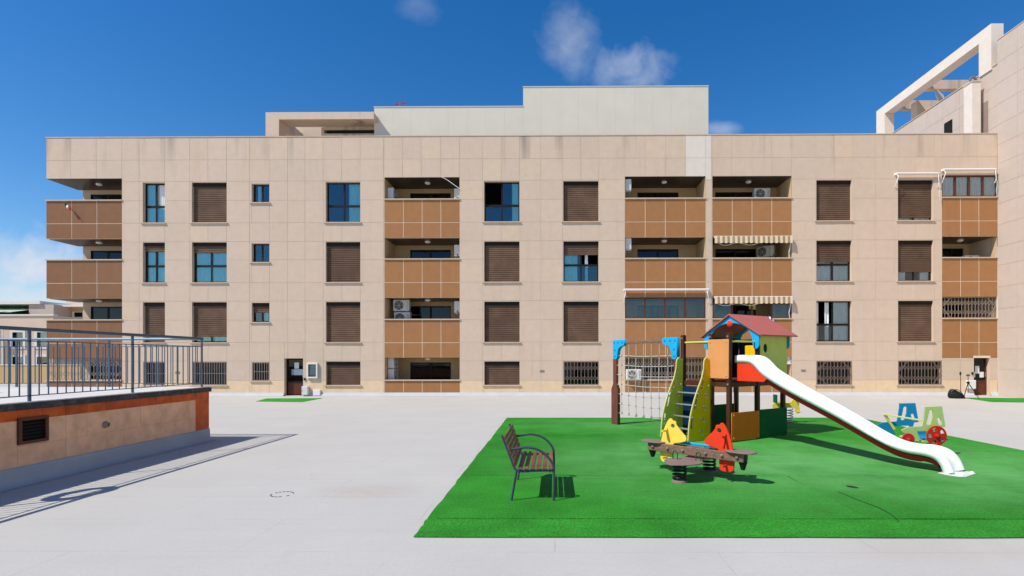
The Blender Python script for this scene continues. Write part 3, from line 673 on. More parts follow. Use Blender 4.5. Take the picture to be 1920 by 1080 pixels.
# air conditioners
def ac(label, x, y, z, rz, sc=1.0, wall_bracket=True):
    t = thing('air_conditioner', label, 'air conditioner', (x, y, z), rz, 'outdoor air conditioning units')
    wv, dv, hv = .80 * sc, .30 * sc, .56 * sc
    MB().box(-wv / 2, wv / 2, -dv, 0, 0, hv).build('casing', 'white_ac', t, bevel=.018)
    m = MB(); cx, cz, rr = -wv * .13, hv * .5, hv * .41
    m.lathe([(rr, 0), (rr, -.012), (rr * .96, -.014), (rr * .001, -.008)], (cx, -dv - .001, cz), 20, 'y').build('fan_opening', 'black', t)
    m = MB()
    for q in (.25, .5, .75, .98): m.tube([(cx + rr * q * math.cos(a * math.pi / 10), -dv - .02, cz + rr * q * math.sin(a * math.pi / 10)) for a in range(20)], .006, 5, True)
    for a in range(6): m.bar((cx, -dv - .02, cz), (cx + rr * math.cos(a * math.pi / 3), -dv - .02, cz + rr * math.sin(a * math.pi / 3)), .012, .008, (0, 1, 0))
    m.build('fan_guard', 'white_ac', t)
    m = MB()
    for i in range(7): m.box(wv * .33, wv * .45, -dv - .008, -dv, .08 + i * .06 * sc, .10 + i * .06 * sc)
    m.build('side_louvre', 'grille', t)
    m = MB()
    for s in (-.28, .28): m.box(s - .02, s + .02, -dv - .02, .02, -.04, -.002); m.box(s - .02, s + .02, -.02, .02, -.28, -.04)
    m.build('bracket', 'steel', t)
    m = MB(); m.tube(open_curve([(wv * .5, -dv * .5, .1), (wv * .58, -dv * .4, .02), (wv * .6, -.02, -.1), (wv * .55, 0, -.4)], 5), .018); m.build('hose', 'black', t)
H = math.pi / 2
def lvl(lev, dz=.35): return LZ['cap'][lev] + dz
B0, B1 = LOG['B']; C0, C1 = LOG['C']; D0, D1 = LOG['D']; E0, E1 = LOG['E']; A0, A1 = LOG['A']
ac('air conditioner high on the left wall, top loggia of the left balcony column', B0 + .03, FY + .75, fz(369), H)
ac('air conditioner at the right edge, top loggia of the left balcony column', B1 - .03, FY + .75, fz(371), -H)
ac('air conditioner at the right edge, second loggia from top, left balcony column', B1 - .03, FY + .75, fz(478), -H)
ac('upper of two air conditioners left in the third loggia from the top', B0 + .62, FY + .95, fz(581), 0)
ac('lower of two air conditioners left in the third loggia from the top', B0 + .66, FY + .95, fz(581) - .62, 0)
ac('air conditioner at right edge, third loggia from top, left balcony column', B1 - .03, FY + .75, fz(585), -H)
ac('upper of two air conditioners in the ground floor loggia', B0 + .03, FY + .8, fz(690), H)
ac('lower of two air conditioners in the ground floor loggia', B0 + .03, FY + .8, fz(690) - .62, H)
ac('air conditioner on the left wall, top loggia right of the shuttered windows', C0 + .03, FY + .55, fz(357), H)
ac('air conditioner on left wall one floor below the top, middle balcony column', C0 + .03, FY + .55, fz(468), H)
ac('air conditioner facing out on the right, top loggia beside the pale roof corner', fx(1443), FY + 1.2, fz(366), 0)
ac('air conditioner on the right under the upper striped awning', fx(1457), FY + 1.2, fz(477), -.9)
ac('air conditioner hung outside the grille behind the climbing net', fx(1187), FY + .02, fz(712), 0, .9)
ac('air conditioner beside the green playhouse wall', fx(1476), FY + .35, fz(684), -.2, .8)
ac('air conditioner in the balcony next to the tall right block', fx(1842), FY + .9, fz(484) - .32, 0, .9)
ac('air conditioner in the corner balcony second from top at far left', A1 - .03, FY + .9, fz(474), -H)
# awnings
def awning(label, x0, x1, z, arms=True, valance=False, drop=.28):
    t = thing('awning', label, 'awning', ((x0 + x1) / 2, FY, z)); hw = (x1 - x0) / 2
    MB().tube([(-hw, -.12, 0), (hw, -.12, 0)], .055, 10).build('cassette', 'white_metal', t, smooth='auto')
    if arms:
        m = MB()
        for s in (-1, 1): m.tube(open_curve([(s * (hw - .03), -.13, -.03), (s * (hw - .05), -.17, -.2), (s * (hw + .01), -.12, -.45), (s * (hw + .01), -.03, -.62)], 4), .022, 6); m.box(s * hw - .03, s * hw + .03, -.1, -.0, -.05, .05)
        m.build('arm', 'white_metal', t)
        MB().tube(open_curve([(hw - .06, -.2, -.3), (hw + .03, -.16, -.7), (hw + .0, -.14, -1.0), (hw + .06, -.12, -1.3)], 4), .01, 5).build('crank', 'white_metal', t)
    if valance:
        n = int(2 * hw / .03); top = []; bot = []
        for i in range(n + 1):
            x = -hw + 2 * hw * i / n; top.append((x, -.18, .03)); bot.append((x, -.20 + .012 * math.sin(x * 9), -drop - .035 * abs(math.sin(x * math.pi / .242))))
        MB().grid([bot, top]).build('valance', 'awning_cloth', t, smooth=True)
        MB().tube(open_curve([(-hw + .1, -.19, -drop), (-hw + .5, -.19, -drop - .14), (-hw + 1.1, -.19, -drop - .02), (-hw + 1.7, -.19, -drop - .13), (-hw + 2.2, -.19, -drop)], 5), .01, 5).build('cord', 'rope', t)
        MB().tube([(hw - .05, -.1, -drop), (hw - .12, -.05, -.75), (hw - .06, .0, -1.0)], .018, 6).build('strut', 'white_metal', t)
awning('rolled white awning above the glazed balcony behind the climbing net', fx(1170), fx(1327), fz(545))
awning('rolled white awning above the shuttered top floor window at right', fx(1678), fx(1757), fz(331))
awning('rolled white awning above the curtained balcony at far right', fx(1766), fx(1866) - .06, fz(324))
awning('upper brown and cream striped awning valance', fx(1338), fx(1483), fz(447.5), False, True)
awning('lower brown and cream striped awning valance above the playhouse', fx(1338), fx(1483), fz(559.5), False, True)
# towels, flag, cable
def cloth(name, label, cat, x0, x1, zt, zb, mat, skew=0):
    rows = []
    for j in range(9):
        t = j / 8; row = []
        for i in range(13):
            s = i / 12; x = (x0 + (x1 - x0) * s) - (x0 + x1) / 2 + skew * t; 
            row.append((x, -.075 - .03 * math.sin(s * 11 + t) * t - (.0 if t > .12 else -.1 * (1 - t / .12)), -(zt - zb) * t * (1 - .25 * s * (s < .5)) + (0.03 if t < .12 else 0)))
        rows.append(row)
    o = MB().grid(rows).build(name, mat, None, True, 0, .006); o.location = ((x0 + x1) / 2, FY, zt + .05); return tag(o, label, cat)
cloth('beach_towel', 'navy and white striped towel hung over the balcony above the playhouse roof', 'towel', fx(1406), fx(1446), fz(598), fz(613), 'towel_cloth', .25)
yl = cloth('drying_towel', 'pale yellow towel hanging inside the glazed balcony under the lower awning', 'towel', fx(1411), fx(1424), fz(568), fz(582), 'p_bar'); yl.location.y += .55
fl = thing('flag', 'small green white and red flag on the top left balcony', 'flag', (fx(139), FY - .06, fz(393)))
fv = W(152, 409, FY).x - fx(139)
MB().tube([(fv, 0, fz(410) - fz(393)), (-.25, -.12, .35)], .012, 6).build('pole', 'wood_red', fl)
for i, (mt) in enumerate(('p_redw', 'white_metal', 'p_dgreen')):
    rows = [[(-.02 - .2 * i / 3 * 1.4 - .09 * s + .02 * math.sin(t * 7), -.12 - .02 * math.sin(5 * t + 3 * s + i), .12 + .28 * (i + s) / 3 - .30 * t * (.5 + .2 * math.sin(i + s)) - .02) for s in (0, .5, 1)] for t in (0, .25, .5, .75, 1)]
    MB().grid(rows).build('stripe', mt, fl, True, 0, .004)
cbl = MB().tube(open_curve([tuple(W(826, 331, FY - .02) - Vector((0, 0, 0))), tuple(W(838, 337, FY + .0)), tuple(W(852, 347, FY - .02)), tuple(W(862, 354, FY - .03))], 5), .016, 6).build('drain_hose', 'white_metal')
tag(cbl, 'thin white hose slanting across the top loggia of the left balcony column', 'hose')

# ------------------------------------------------------------------ roof structures
def corr(name, px0, px1, py0, Y, parent):
    a, b = W(px0, 250, Y).x, W(px1, 250, Y).x; zt = W((px0 + px1) / 2, py0, Y).z; z0 = ZT - .5
    n = max(2, int(round((b - a) / .9)))
    for i in range(n): piece('cladding_sheet', 'cladding', parent, a + (b - a) * i / n + .0015, a + (b - a) * (i + 1) / n - .0015, -.03, 0, z0, zt)
    piece('top_flashing', 'skirting', parent, a - .02, b + .02, -.05, .12, zt + .001, zt + .05)
    piece('backing', 'tan_back', parent, a, b, .002, .1, z0, zt)
YS = 27.2
rs = thing('roof_screen', 'pale stepped metal clad screen standing on the apartment roof', 'roof screen', (0, YS, 0))
corr('a', 702, 981, 201.5, YS, rs); corr('b', 981, 1328, 163.5, YS, rs)
YP = 26.7
pg = thing('roof_pergola', 'beige open frame with louvred window on the left of the roof', 'pergola', (0, YP, 0))
a, b = W(498, 240, YP).x, W(701, 240, YP).x; zt = W(600, 210, YP).z; zb = W(600, 223.5, YP).z; z0 = ZT - .45; a2 = W(523, 240, YP).x
piece('column', 'tan', pg, a, a2, 0, .62, z0, zb - .001); piece('front_beam', 'tan', pg, a, b, 0, .12, zb, zt); piece('roof_slab', 'tan', pg, a + .002, b, .121, .9, zb + .001, zt - .02)
piece('side_beam', 'tan', pg, a, a2, .62, 3.4, zb - .25, zt - .03); piece('rear_column', 'tan', pg, a, a2, 3.0, 3.4, z0, zb - .26)
x4 = W(632, 240, YP + 2.6).x; piece('rear_wall', 'tan_warm', pg, W(548, 240, YP + 2.6).x, x4, 2.4, 2.6, z0, zb + .75); piece('upper_wall', 'tan', pg, x4, b + 2, .9, 1.0, zb - .15, zt - .03)
piece('low_wall', 'tan', pg, x4, b + 2, .95, 1.1, z0, W(660, 249, YP + .9).z); piece('room_shade', 'dark', pg, x4 + .02, b + 2, 1.3, 1.34, z0, zb)  # the near-black sheet paints the shade behind the louvres
piece('room_side', 'tan', pg, x4 - .15, x4, .95, 2.4, z0, zb - .002)
zq0, zq1 = W(660, 249, YP + .9).z, zb - .15
for i in range(6): z = zq0 + (zq1 - zq0) * (i + .5) / 6; MB().bar((x4 + .12, .98, z), (b - .25, .98, z), .09, .012, (0, -.5, .85)).build('louvre', 'frame', pg)
# TV antenna
p = W(750, 201, YS + 2.0); an = thing('roof_antenna', 'small reddish aerial poking above the stepped roof screen', 'antenna', (p.x, p.y, ZT - .45))
hz = p.z - ZT + .45
MB().tube([(0, 0, 0), (0, 0, hz + .25)], .02, 6).build('mast', 'steel', an)
m = MB(); m.tube([(-.3, 0, hz + .12), (.35, .1, hz + .28)], .012, 5)
for i in range(8): x = -.28 + i * .085; m.tube([(x, -.25, hz + .12 + .02 * i), (x, .25, hz + .17 + .02 * i)], .007, 4); m.tube([(x, 0, hz + .02 + .02 * i), (x + .02, 0, hz + .27 + .02 * i)], .007, 4)
m.build('element', 'p_redw', an)

# ------------------------------------------------------------------ tall block at right
XB = 21.45
tb_ = thing('tall_block', 'taller beige panelled block at the right with roof pergola frame', 'building', (XB, FY, 0))
RZ = [0, 1.27, 2.26, 3.25, 4.2, 5.25, 6.3, 7.2, 8.25, 9.27, 10.2, 11.2, 12.13, 13.1, 14.1, 15.1, 16.1, 17.19]
piece('near_wall', 'tan_block', tb_, .008, 7, -21, -.002, 0, 17.18)
piece('far_wall', 'tan_back', tb_, .08, 7, .0, 10.2, 9, 16.09)
ys = [0 - 1.13 * i for i in range(19)]
cnt = 0; restm = MB()
for j in range(len(RZ) - 1):
    for i in range(len(ys) - 1):
        a, b = ys[i + 1] + GP, ys[i] - GP; c, d = RZ[j] + GP, RZ[j + 1] - GP
        if i < 4: piece('facade_panel', 'tan_block', tb_, 0, .0075, a, b, c, d)
        else: restm.box(0, .0075, a, b, c, d)
tag(restm.build('facade_panel_field', 'tan_block', tb_), None, None, None, 'stuff')
for j in range(11, 16):
    for i in range(8):
        piece('facade_panel', 'tan_block', tb_, .068, .079, .002 + i * 1.25, 1.25 * (i + 1) - 2 * GP, RZ[j] + GP, RZ[j + 1] - GP)
piece('coping', 'tan_back', tb_, -.02, .4, -21, -.0, 17.195, 17.23); piece('coping', 'tan_back', tb_, .03, .4, .003, 10.2, 16.105, 16.14)
ZP = 18.25
piece('pergola_column', 'tan_pale', tb_, 0, .6, .35, 1.12, 16.0, ZP - .55); piece('pergola_column', 'tan_pale', tb_, 0, .6, 8.8, 9.7, 11, ZP - .55)
piece('pergola_beam', 'tan_pale', tb_, 0, .6, .35, 9.7, ZP - .549, ZP)
for yq in (5.65, 8.15, 1.2): piece('cross_beam', 'tan', tb_, .601, 5, yq, yq + .35, ZP - .54, ZP - .02)
piece('rear_column', 'tan', tb_, .9, 1.75, 7.05, 7.6, 15, ZP - .545)
p = (.05, 3.05, 12.6)
piece('dark_slot', 'dark', tb_, .05, .067, 3.0, 3.6, 13.0, 14.75); piece('narrow_slot', 'slot', tb_, .05, .067, .62, .95, 12.2, 14.6)
# roof duct in front of the block
q = W(1811, 245, FY + 1.35); zt = W(1825, 158, FY + 1.0).z
dt = thing('roof_duct', 'white square duct with round cowl on the roof beside the tall block', 'duct', (W(1823, 245, FY + .75).x, FY + .75, ZT - .45))
x2 = W(1839, 245, FY + .75).x - W(1823, 245, FY + .75).x
MB().box(0, x2, 0, .55, 0, zt - ZT + .45).build('shaft', 'tan_pale', dt); MB().box(-.03, x2 + .03, -.03, .58, zt - ZT + .451, zt - ZT + .5).build('cap', 'tan', dt)
m = MB(); m.tube(open_curve([(.12, .2, zt - ZT + .5), (.05, .2, zt - ZT + .68), (.2, .2, zt - ZT + .78), (.36, .2, zt - ZT + .66), (.36, .2, zt - ZT + .52)], 5), .05, 8); m.build('cowl', 'grille_dark', dt, smooth='auto')
# satellite dish behind the pergola
q = W(1762, 177, FY + 4.6); ds = thing('satellite_dish', 'cream satellite dish behind the roof pergola of the tall block', 'satellite dish', (22.75, 31.5, 16.1))
m = MB(); prof = [(.02 + .6 * i / 6, +.16 * (1 - (i / 6) ** 2)) for i in range(7)]
m.lathe(prof + [(.62, -.01)], (0, 0, 0), 20, 'y'); o = m.build('reflector', 'terrace', ds, smooth='auto'); o.location = (0, 0, .98); o.rotation_euler = (-.35, 0, .5)
MB().tube([(0, .12, -.1), (0, .12, .95)], .03, 8).build('mast', 'steel', ds); MB().tube([(0, 0, .5), (-.25, -.6, .78), (-.25, -.6, .85)], .015, 5).build('feed_arm', 'black', ds)

# ------------------------------------------------------------------ raised terrace at left
XT, YT, ZTT = -7.84, 12.04, 1.20
ter = thing('raised_terrace', 'raised pool terrace with rust and beige tiled side and slate edge', 'terrace', (XT, YT, 0))
YN = -9.0                                    # local near end (out of frame)
MB().box(-14, -.007, YN, -.007, 0, ZTT - .101).build('core', 'tile_grout', ter)
TW = .386; rows = [1.098, .945, .565, .27]
def tile(mat, y0, y1, z0, z1): piece('tile', mat, ter, -.0065, random.uniform(-.002, .002), y0 + (.004 if mat[0] == 'r' else .0015), y1 - (.004 if mat[0] == 'r' else .0015), z0 + .002, z1 - .002)
n = int(-YN / TW) - 1
for i in range(n):
    y1 = -.46 - TW * (i - 1) if i else 0; y0 = -.46 - TW * i
    tile('rust_tile', y0, y1, rows[1], rows[0])
    for j in (1, 2):
        if i == 0: tile('rust_tile', y0, y1, rows[j + 1], rows[j]); continue
        for q in rsub((y0, y1, rows[j + 1], rows[j]), [(-4.33, -3.86, .59, .985)]):
            if q[1] - q[0] > .03 and q[3] - q[2] > .03: tile('beige_tile', *q)
for i in range(6):
    x1 = -TW * i - .03; 
    for j in range(3): piece('tile', 'rust_tile' if j == 0 or i == 0 else 'beige_tile', ter, x1 - TW + .004, x1 - .004, -.0065, 0, rows[j + 1] + .004, rows[j] - .004)
m = MB(); cv = [(-.03, .269), (.004, .268), (.012, .22), (.016, .1), (.03, .05), (.07, .02), (.16, .006)]
m.grid([[(x, YN, z) for x, z in cv], [(x, 0.01, z) for x, z in cv]]); m.grid([[(-14, y, z) for y, z in cv], [(.01, y, z) for y, z in cv]]); m.build('base_coving', 'skirting_grey', ter, smooth=True)
MB().box(-14, .035, YN, .035, ZTT - .1, ZTT - .004).build('slate_edge', 'slate', ter, bevel=.004)
MB().box(-14, .005, YN, .005, ZTT - .003, ZTT + .012).build('terrace_floor', 'terrace', ter)
MB().box(-9, -2.6, -6, -2.1, ZTT + .013, ZTT + .14).build('pool_step', 'terrace', ter, bevel=.02)
vt = thing('ventilation_grille', 'dark brown louvred grille set in the tiled terrace wall', 'vent', (XT + .002, YT - 4.095, .592))
m = MB(); m.box(0, .03, -.232, .232, 0, .045); m.box(0, .03, -.232, .232, .345, .39); m.box(0, .03, -.232, -.18, .045, .345); m.box(0, .03, .18, .232, .045, .345); m.build('frame', 'frame_brown', vt, bevel=.004)
MB().box(-.0065, -.003, -.2, .2, .03, .36).build('backing', 'dark', vt)
for i in range(6): z = .07 + i * .05; MB().bar((.004, -.179, z), (.004, .179, z), .045, .006, (.6, 0, .8)).build('louvre', 'frame', vt)
c0 = W(191, 796, 10); 
yy = XT / ((191 - PX0) / F0 + 0) ; yy = XT / ((191 - 1040) / 1000.0); zz = CAMZ - (796 - 671) / 1000 * yy
vl = thing('wall_spout', 'small round brass water spout in the tiled terrace wall', 'spout', (XT, yy, zz))
MB().lathe([(.001, -.01), (.06, -.01), (.06, .02), (.045, .035), (.045, .06), (.034, .06), (.034, .03), (.001, .03)], (0, 0, 0), 16, 'x').build('flange', 'grille', vl, smooth='auto')
# railing
rl = thing('railing', 'blue grey metal railing with vertical bars round the raised terrace', 'railing', (XT - .10, YT - .10, ZTT + .012))
RH = 1.08
MB().box(-.03, .03, YN + .1, .03, RH - .02, RH + .035).build('top_rail', 'rail', rl, bevel=.01)
MB().tube([(-13.5, 0, RH - .0), (-.031, 0, RH - .0)], .028, 10).build('top_rail', 'rail_pale', rl, smooth='auto')
MB().box(-.012, .012, YN + .1, -.03, .90, .915).build('bar_rail', 'rail', rl); MB().box(-.012, .012, YN + .1, -.03, .075, .09).build('bar_rail', 'rail', rl)
MB().box(-13.5, -.03, -.012, .012, .90, .915).build('bar_rail', 'rail', rl); MB().box(-13.5, -.03, -.012, .012, .075, .09).build('bar_rail', 'rail', rl)
PS = 1.97
for i in range(5): MB().box(-.012, .012, -.02 - PS * i, .02 - PS * i, 0, RH - .021).build('post', 'rail', rl)
for i in range(1, 7): MB().box(-.02 - 2.1 * i, .02 - 2.1 * i, -.012, .012, 0, RH - .03).build('post', 'rail', rl)
bme = MB().tube([(0, 0, .0905), (0, 0, .899)], .0095, 6).mesh('baluster'); bme.materials.append(MATS['rail'])
for i in range(1, 58):
    y = -.1515 * i
    if min(abs(y + PS * k) for k in range(6)) < .06: continue
    o = obj('baluster', bme, 'rail', rl); o.location = (0, y, 0)
for i in range(1, 70):
    x = -.14 * i
    if min(abs(x + 2.1 * k) for k in range(7)) < .06: continue
    o = obj('baluster', bme, 'rail', rl); o.location = (x, 0, 0)
# life ring hung on the railing just outside the frame, its shadow lies on the plaza
lr = thing('life_ring', 'ring shaped lifebuoy hung on the railing, shadow on plaza at lower left', 'lifebuoy', (XT - .05, 6.45, 1.55))
MB().tube([(0, .30 * math.cos(a * math.pi / 14), .38 + .30 * math.sin(a * math.pi / 14)) for a in range(28)], .075, 12, True).build('ring', 'p_orange', lr, smooth=True)
MB().box(-.02, .0, -.02, .02, .55, .8).build('hook', 'steel', lr)

# ------------------------------------------------------------------ background houses at far left
YH = 46.0
hs = thing('town_house', 'pink beige town house with two rows of small windows far left', 'house', (0, YH, 0))
def hx(px): return W(px, 650, YH).x
def hz_(py): return W(60, py, YH).z
x0, x1 = hx(-420), hx(100); zt = hz_(592)
wins = [(hx(p0), hx(p0 + 20), hz_(v1), hz_(v0)) for p0 in (-214, -166, -118, -70, -22, 24, 70) for (v0, v1) in ((623, 650), (669, 690))]
m = MB()
for q in rsub((x0, x1, 0, zt), wins): m.quad((q[0], 0, q[2]), (q[1], 0, q[2]), (q[1], 0, q[3]), (q[0], 0, q[3]))
m.quad((x1, 0, 0), (x1, 8, 0), (x1, 8, zt), (x1, 0, zt)); m.quad((x0, 0, zt - .8), (x1, 0, zt - .8), (x1, 8, zt - .8), (x0, 8, zt - .8)); m.build('wall', 'house_wall', hs)
piece('coping', 'house_white', hs, x0, x1 + .1, -.1, .3, zt + .002, zt + .12)
for (a, b, c, d) in wins:
    m = MB(); m.box(a - .2, b + .2, -.06, .0, d, d + .18); m.box(a - .2, b + .2, -.06, 0, c - .18, c); m.box(a - .2, a, -.06, 0, c, d); m.box(b, b + .2, -.06, 0, c, d); wn = m.build('window', 'house_white', hs)
    piece('pane', 'glass_clear', wn, a, b, .12, .13, c, d); piece('blind', 'house_white' if random.random() < .6 else 'interior', wn, a, b, .2, .21, c + (d - c) * random.choice((0, .4)), d)
m = MB(); a, b = hx(-30), hx(15)
for i in range(9): x = a + (b - a) * i / 8; m.box(x - .05, x + .05, -.5, -.42, hz_(690), hz_(616))
m.build('slatted_screen', 'house_white', hs)
h2 = thing('terrace_house', 'beige house with green striped awning and roof terrace beyond the railing', 'house', (0, YH + 5, 0))
def gx_(px): return W(px, 600, YH + 5).x
def gz_(py): return W(60, py, YH + 5).z
piece('roof_slab', 'house_white', h2, gx_(-420), gx_(84), -.5, 6, gz_(571), gz_(565)); piece('wall', 'house_grey', h2, gx_(60), gx_(106), -.3, 5, 0, gz_(571.5)); piece('rear_wall', 'house_grey', h2, gx_(-420), gx_(60), 2.5, 5, 0, gz_(571.5))
piece('upper_storey', 'house_wall', h2, gx_(33), gx_(140), 5.1, 12, 0, gz_(550)); piece('side_wing', 'mustard', h2, gx_(106), gx_(240), 1.5, 5, 0, gz_(574)); piece('wing_roof', 'house_white', h2, gx_(84), gx_(240), .6, 5, gz_(573.9), gz_(570))
for (u0, u1) in ((110, 135), (143, 154), (162, 180)): wn = piece('window', 'house_white', h2, gx_(u0), gx_(u1), 1.42, 1.499, gz_(594), gz_(582)); piece('pane', 'glass_dark', h2, gx_(u0) + .25, gx_(u1) - .25, 1.40, 1.419, gz_(592.5), gz_(583.5))
m = MB().grid([[(gx_(-60), -1.8, gz_(588)), (gx_(58), -1.8, gz_(588))], [(gx_(-60), 2.2, gz_(572)), (gx_(58), 2.2, gz_(572))]]); m.build('awning', 'green_awning', h2, solid=.05)
piece('porch_shade', 'dark', h2, gx_(-60), gx_(58), 2.3, 2.4, 0, gz_(572))  # shade under the awning, painted as a near-black sheet
bw = thing('boundary_wall', 'mustard rendered boundary wall seen between the railing bars', 'wall', (0, 40, 0))
a, b = W(-420, 700, 40).x, W(150, 700, 40).x
MB().box(a, b, 0, .3, 0, W(50, 685, 40).z).build('wall', 'mustard', bw); MB().box(a, b, -.04, .34, W(50, 685, 40).z + .001, W(50, 685, 40).z + .06).build('coping', 'house_white', bw)

# ------------------------------------------------------------------ bench
bn = thing('park_bench', 'slatted wooden park bench with blue grey metal armrests on the turf', 'bench', (-.56, 6.86, .016))
BL = 1.18
# profile in local x (depth, facing +x) and z
for k, y in enumerate((0.0, BL)):
    m = MB()
    m.tube(open_curve([(.0, y, 0), (.035, y, .2), (.07, y, .40)], 4), .016, 8)
    m.tube(open_curve([(.40, y, .40), (.22, y, .385), (.10, y, .385), (.045, y, .42), (.0, y, .53), (-.065, y, .70), (-.125, y, .845)], 6), .016, 8)
    m.tube(open_curve([(.545, y, 0), (.55, y, .2), (.545, y, .42), (.52, y, .50), (.44, y, .60), (.33, y, .665), (.20, y, .69), (.07, y, .675), (-.045, y, .655)], 6), .016, 8)
    m.tube([(.07, y, .385), (.545, y, .395)], .015, 8)
    m.build('side_frame', 'bench_metal', bn, smooth='auto')
m = MB()
for x in (.10, .50): m.tube([(x, 0, .375), (x, BL, .375)], .012, 6)
m.build('cross_tube', 'bench_metal', bn)
for i in range(6):
    x = .115 + i * .078; MB().box(x - .028, x + .028, -.03, BL + .03, .405, .428).build('seat_slat', 'slat_wood', bn, bevel=.005)
for i in range(6):
    t = i / 5; zc = .475 + t * .335; xc = .028 - t * .125
    MB().bar((xc + .02, -.03, zc), (xc + .02, BL + .03, zc), .022, .052, (-.36, 0, .93)).build('back_slat', 'slat_wood', bn, bevel=.005)

# ------------------------------------------------------------------ play tower (local x along the slide side, local y away from it)
TA = R(33.5); TB = (4.60, 12.15, .016)
tw = thing('play_tower', 'wooden play tower with red roofed playhouse, white slide and climbing net', 'play tower', TB, TA)
V = 1.32
def post(u, v, h, w_=.095, z0=0): MB().box(u - w_ / 2, u + w_ / 2, v - w_ / 2, v + w_ / 2, z0, h).build('post', 'wood', tw, bevel=.012)
for (u, v, h) in ((-.97, 0, 2.38), (-.97, .48, 2.38), (-.97, V, 2.38), (0, 0, 2.3), (0, V, 2.3), (.97, 0, 2.3), (.97, V, 2.3)): post(u, v, h)
m = MB()
for v in (0, V): m.box(-.92, -.05, v - .03, v + .03, 1.20, 1.30); m.box(.05, .92, v - .03, v + .03, 1.20, 1.30)
for u in (-.97, 0, .97): m.box(u - .03, u + .03, .05, V - .05, 1.2, 1.30)
m.build('platform_beam', 'wood', tw)
for i in range(9):
    v = .06 + (V - .12) * i / 9; MB().box(-.93, .93, v + .006, v + (V - .12) / 9 - .006, 1.302, 1.335).build('floor_plank', 'wood_red', tw)
def uvpanel(name, mat, u0, v0, u1, v1, z0, z1, th=.02, holes=(), off=-.06, bev=.004, bolts=None):
    "vertical panel between two plan points; holes in panel coordinates"
    a = Vector((u0, v0)); b = Vector((u1, v1)); d = (b - a); ln = d.length; d /= ln; nrm = Vector((d.y, -d.x))
    r = .015; ol = [(r, z0), (ln - r, z0), (ln, z0 + r), (ln, z1 - r), (ln - r, z1), (r, z1), (0, z1 - r), (0, z0 + r)]
    fn = lambda p, z, c: (a.x + d.x * p + nrm.x * (c + (-off)), a.y + d.y * p + nrm.y * (c - off), z)
    o = obj(name, plate([ol] + list(holes), th, bev, fn), mat, tw)
    if bolts:
        mb = MB()
        for (p, z) in ((.06, z0 + .06), (ln - .06, z0 + .06), (.06, z1 - .06), (ln - .06, z1 - .06)):
            c = fn(p, z, th / 2 + .008); c2 = fn(p, z, th / 2 - .005); mb.tube([c2, c, fn(p, z, th / 2 + .014)], [.024, .022, .008], 8)
        mb.build('bolt_cap', bolts, o, smooth='auto')
    return o
# v=0 side faces the slide: outward normal is -v
uvpanel('low_panel', 'p_ochre', -.97, 0, -.01, 0, .03, .645, bolts='p_orange'); uvpanel('low_panel', 'p_dgreen', .01, 0, 1.03, 0, .03, .665, bolts='p_dgreen')
uvpanel('low_panel', 'p_dgreen', -.02, V, -.97, V, .05, .66, off=-.06); uvpanel('low_panel', 'p_dgreen', .97, V, .02, V, .05, .66, off=-.06)
uvpanel('upper_panel', 'p_orange', -.97, .52, -.97, -.04, 1.385, 2.245, bolts='p_orange')
uvpanel('upper_panel', 'p_navy', .90, V, .04, V, 1.34, 2.34, off=.06); uvpanel('upper_panel', 'p_navy', .97, .05, .97, V - .05, 1.34, 2.3)
leaf = [(0.17 + .07 * math.cos(a) * (1 + .4 * math.cos(a - .9)), 2.03 + .10 * math.sin(a) * (1 + .4 * math.cos(a - .9))) for a in [2 * math.pi * i / 14 for i in range(14)]]
tri = [[(x, z), (x + .022, z + .0), (x + .012, z + .05)] for (x, z) in ((.62, 1.66), (.70, 1.72), (.79, 1.70), (.93, 1.73), (.74, 1.60))]
uvpanel('house_wall', 'p_green', .02, 0, 1.03, 0, 1.40, 2.41, holes=[leaf] + tri)
uvpanel('wall_lining', 'p_navy', .05, 0, .95, 0, 1.41, 2.36, off=-.035, bev=0)
uvpanel('side_panel', 'p_olive', 0, .28, 0, .02, 1.34, 2.12, off=-.05)
for su in (-.55 - .215, -.55 + .215):
    obj('slide_cheek', plate([[(0, 1.335), (0, 1.72), (-.30, 1.715), (-.46, 1.64), (-.74, 1.40), (-.66, 1.335)][::-1]], .016, .003, lambda p, z, q, su=su: (su + q, p - .05, z)), 'p_red', tw)
# gable boards with arch
def gable(u):
    c = V / 2; hw = V / 2 + .12; e = 2.40; ap = 2.83
    o = [(c - hw, e + .0), (c, ap), (c + hw, e)]
    o += [(c + hw, 2.10), (c + hw - .06, 2.04), (c + hw - .14, 2.05)]
    for i in range(13):
        a = math.pi * i / 12; o.append((c + (hw - .17) * math.cos(a), 2.16 + .50 * math.sin(a) ** .8 if 0 < i < 12 else 2.16))
    o += [(c - hw + .14, 2.05), (c - hw + .06, 2.04), (c - hw, 2.10)]
    o = o[::-1]
    obj('gable_board', plate([o], .025, .004, lambda p, z, q: (u + q, p, z)), 'p_blue', tw)
gable(-.09); gable(1.06)
MB().lathe([(.001, 0), (.075, 0), (.085, -.015), (.07, -.03), (.04, -.05), (.001, -.055)], (-.105, V / 2, 2.64), 16, 'x').build('gable_rosette', 'p_red', tw, smooth='auto')
for s in (-1, 1):
    c = V / 2; hw = V / 2 + .20; sl = (2.86 - 2.40) / (V / 2 + .12)
    e = 2.865 - sl * hw
    m = MB(); m.v = [(-.16, c, 2.875), (1.26, c, 2.875), (1.26, c + s * hw, e), (-.16, c + s * hw, e), (-.16, c, 2.845), (1.26, c, 2.845), (1.26, c + s * hw, e - .03), (-.16, c + s * hw, e - .03)]
    m.f = [(0, 1, 2, 3), (7, 6, 5, 4), (0, 4, 5, 1), (1, 5, 6, 2), (2, 6, 7, 3), (3, 7, 4, 0)]; m.build('roof_sheet', 'p_roof', tw, bevel=.003)
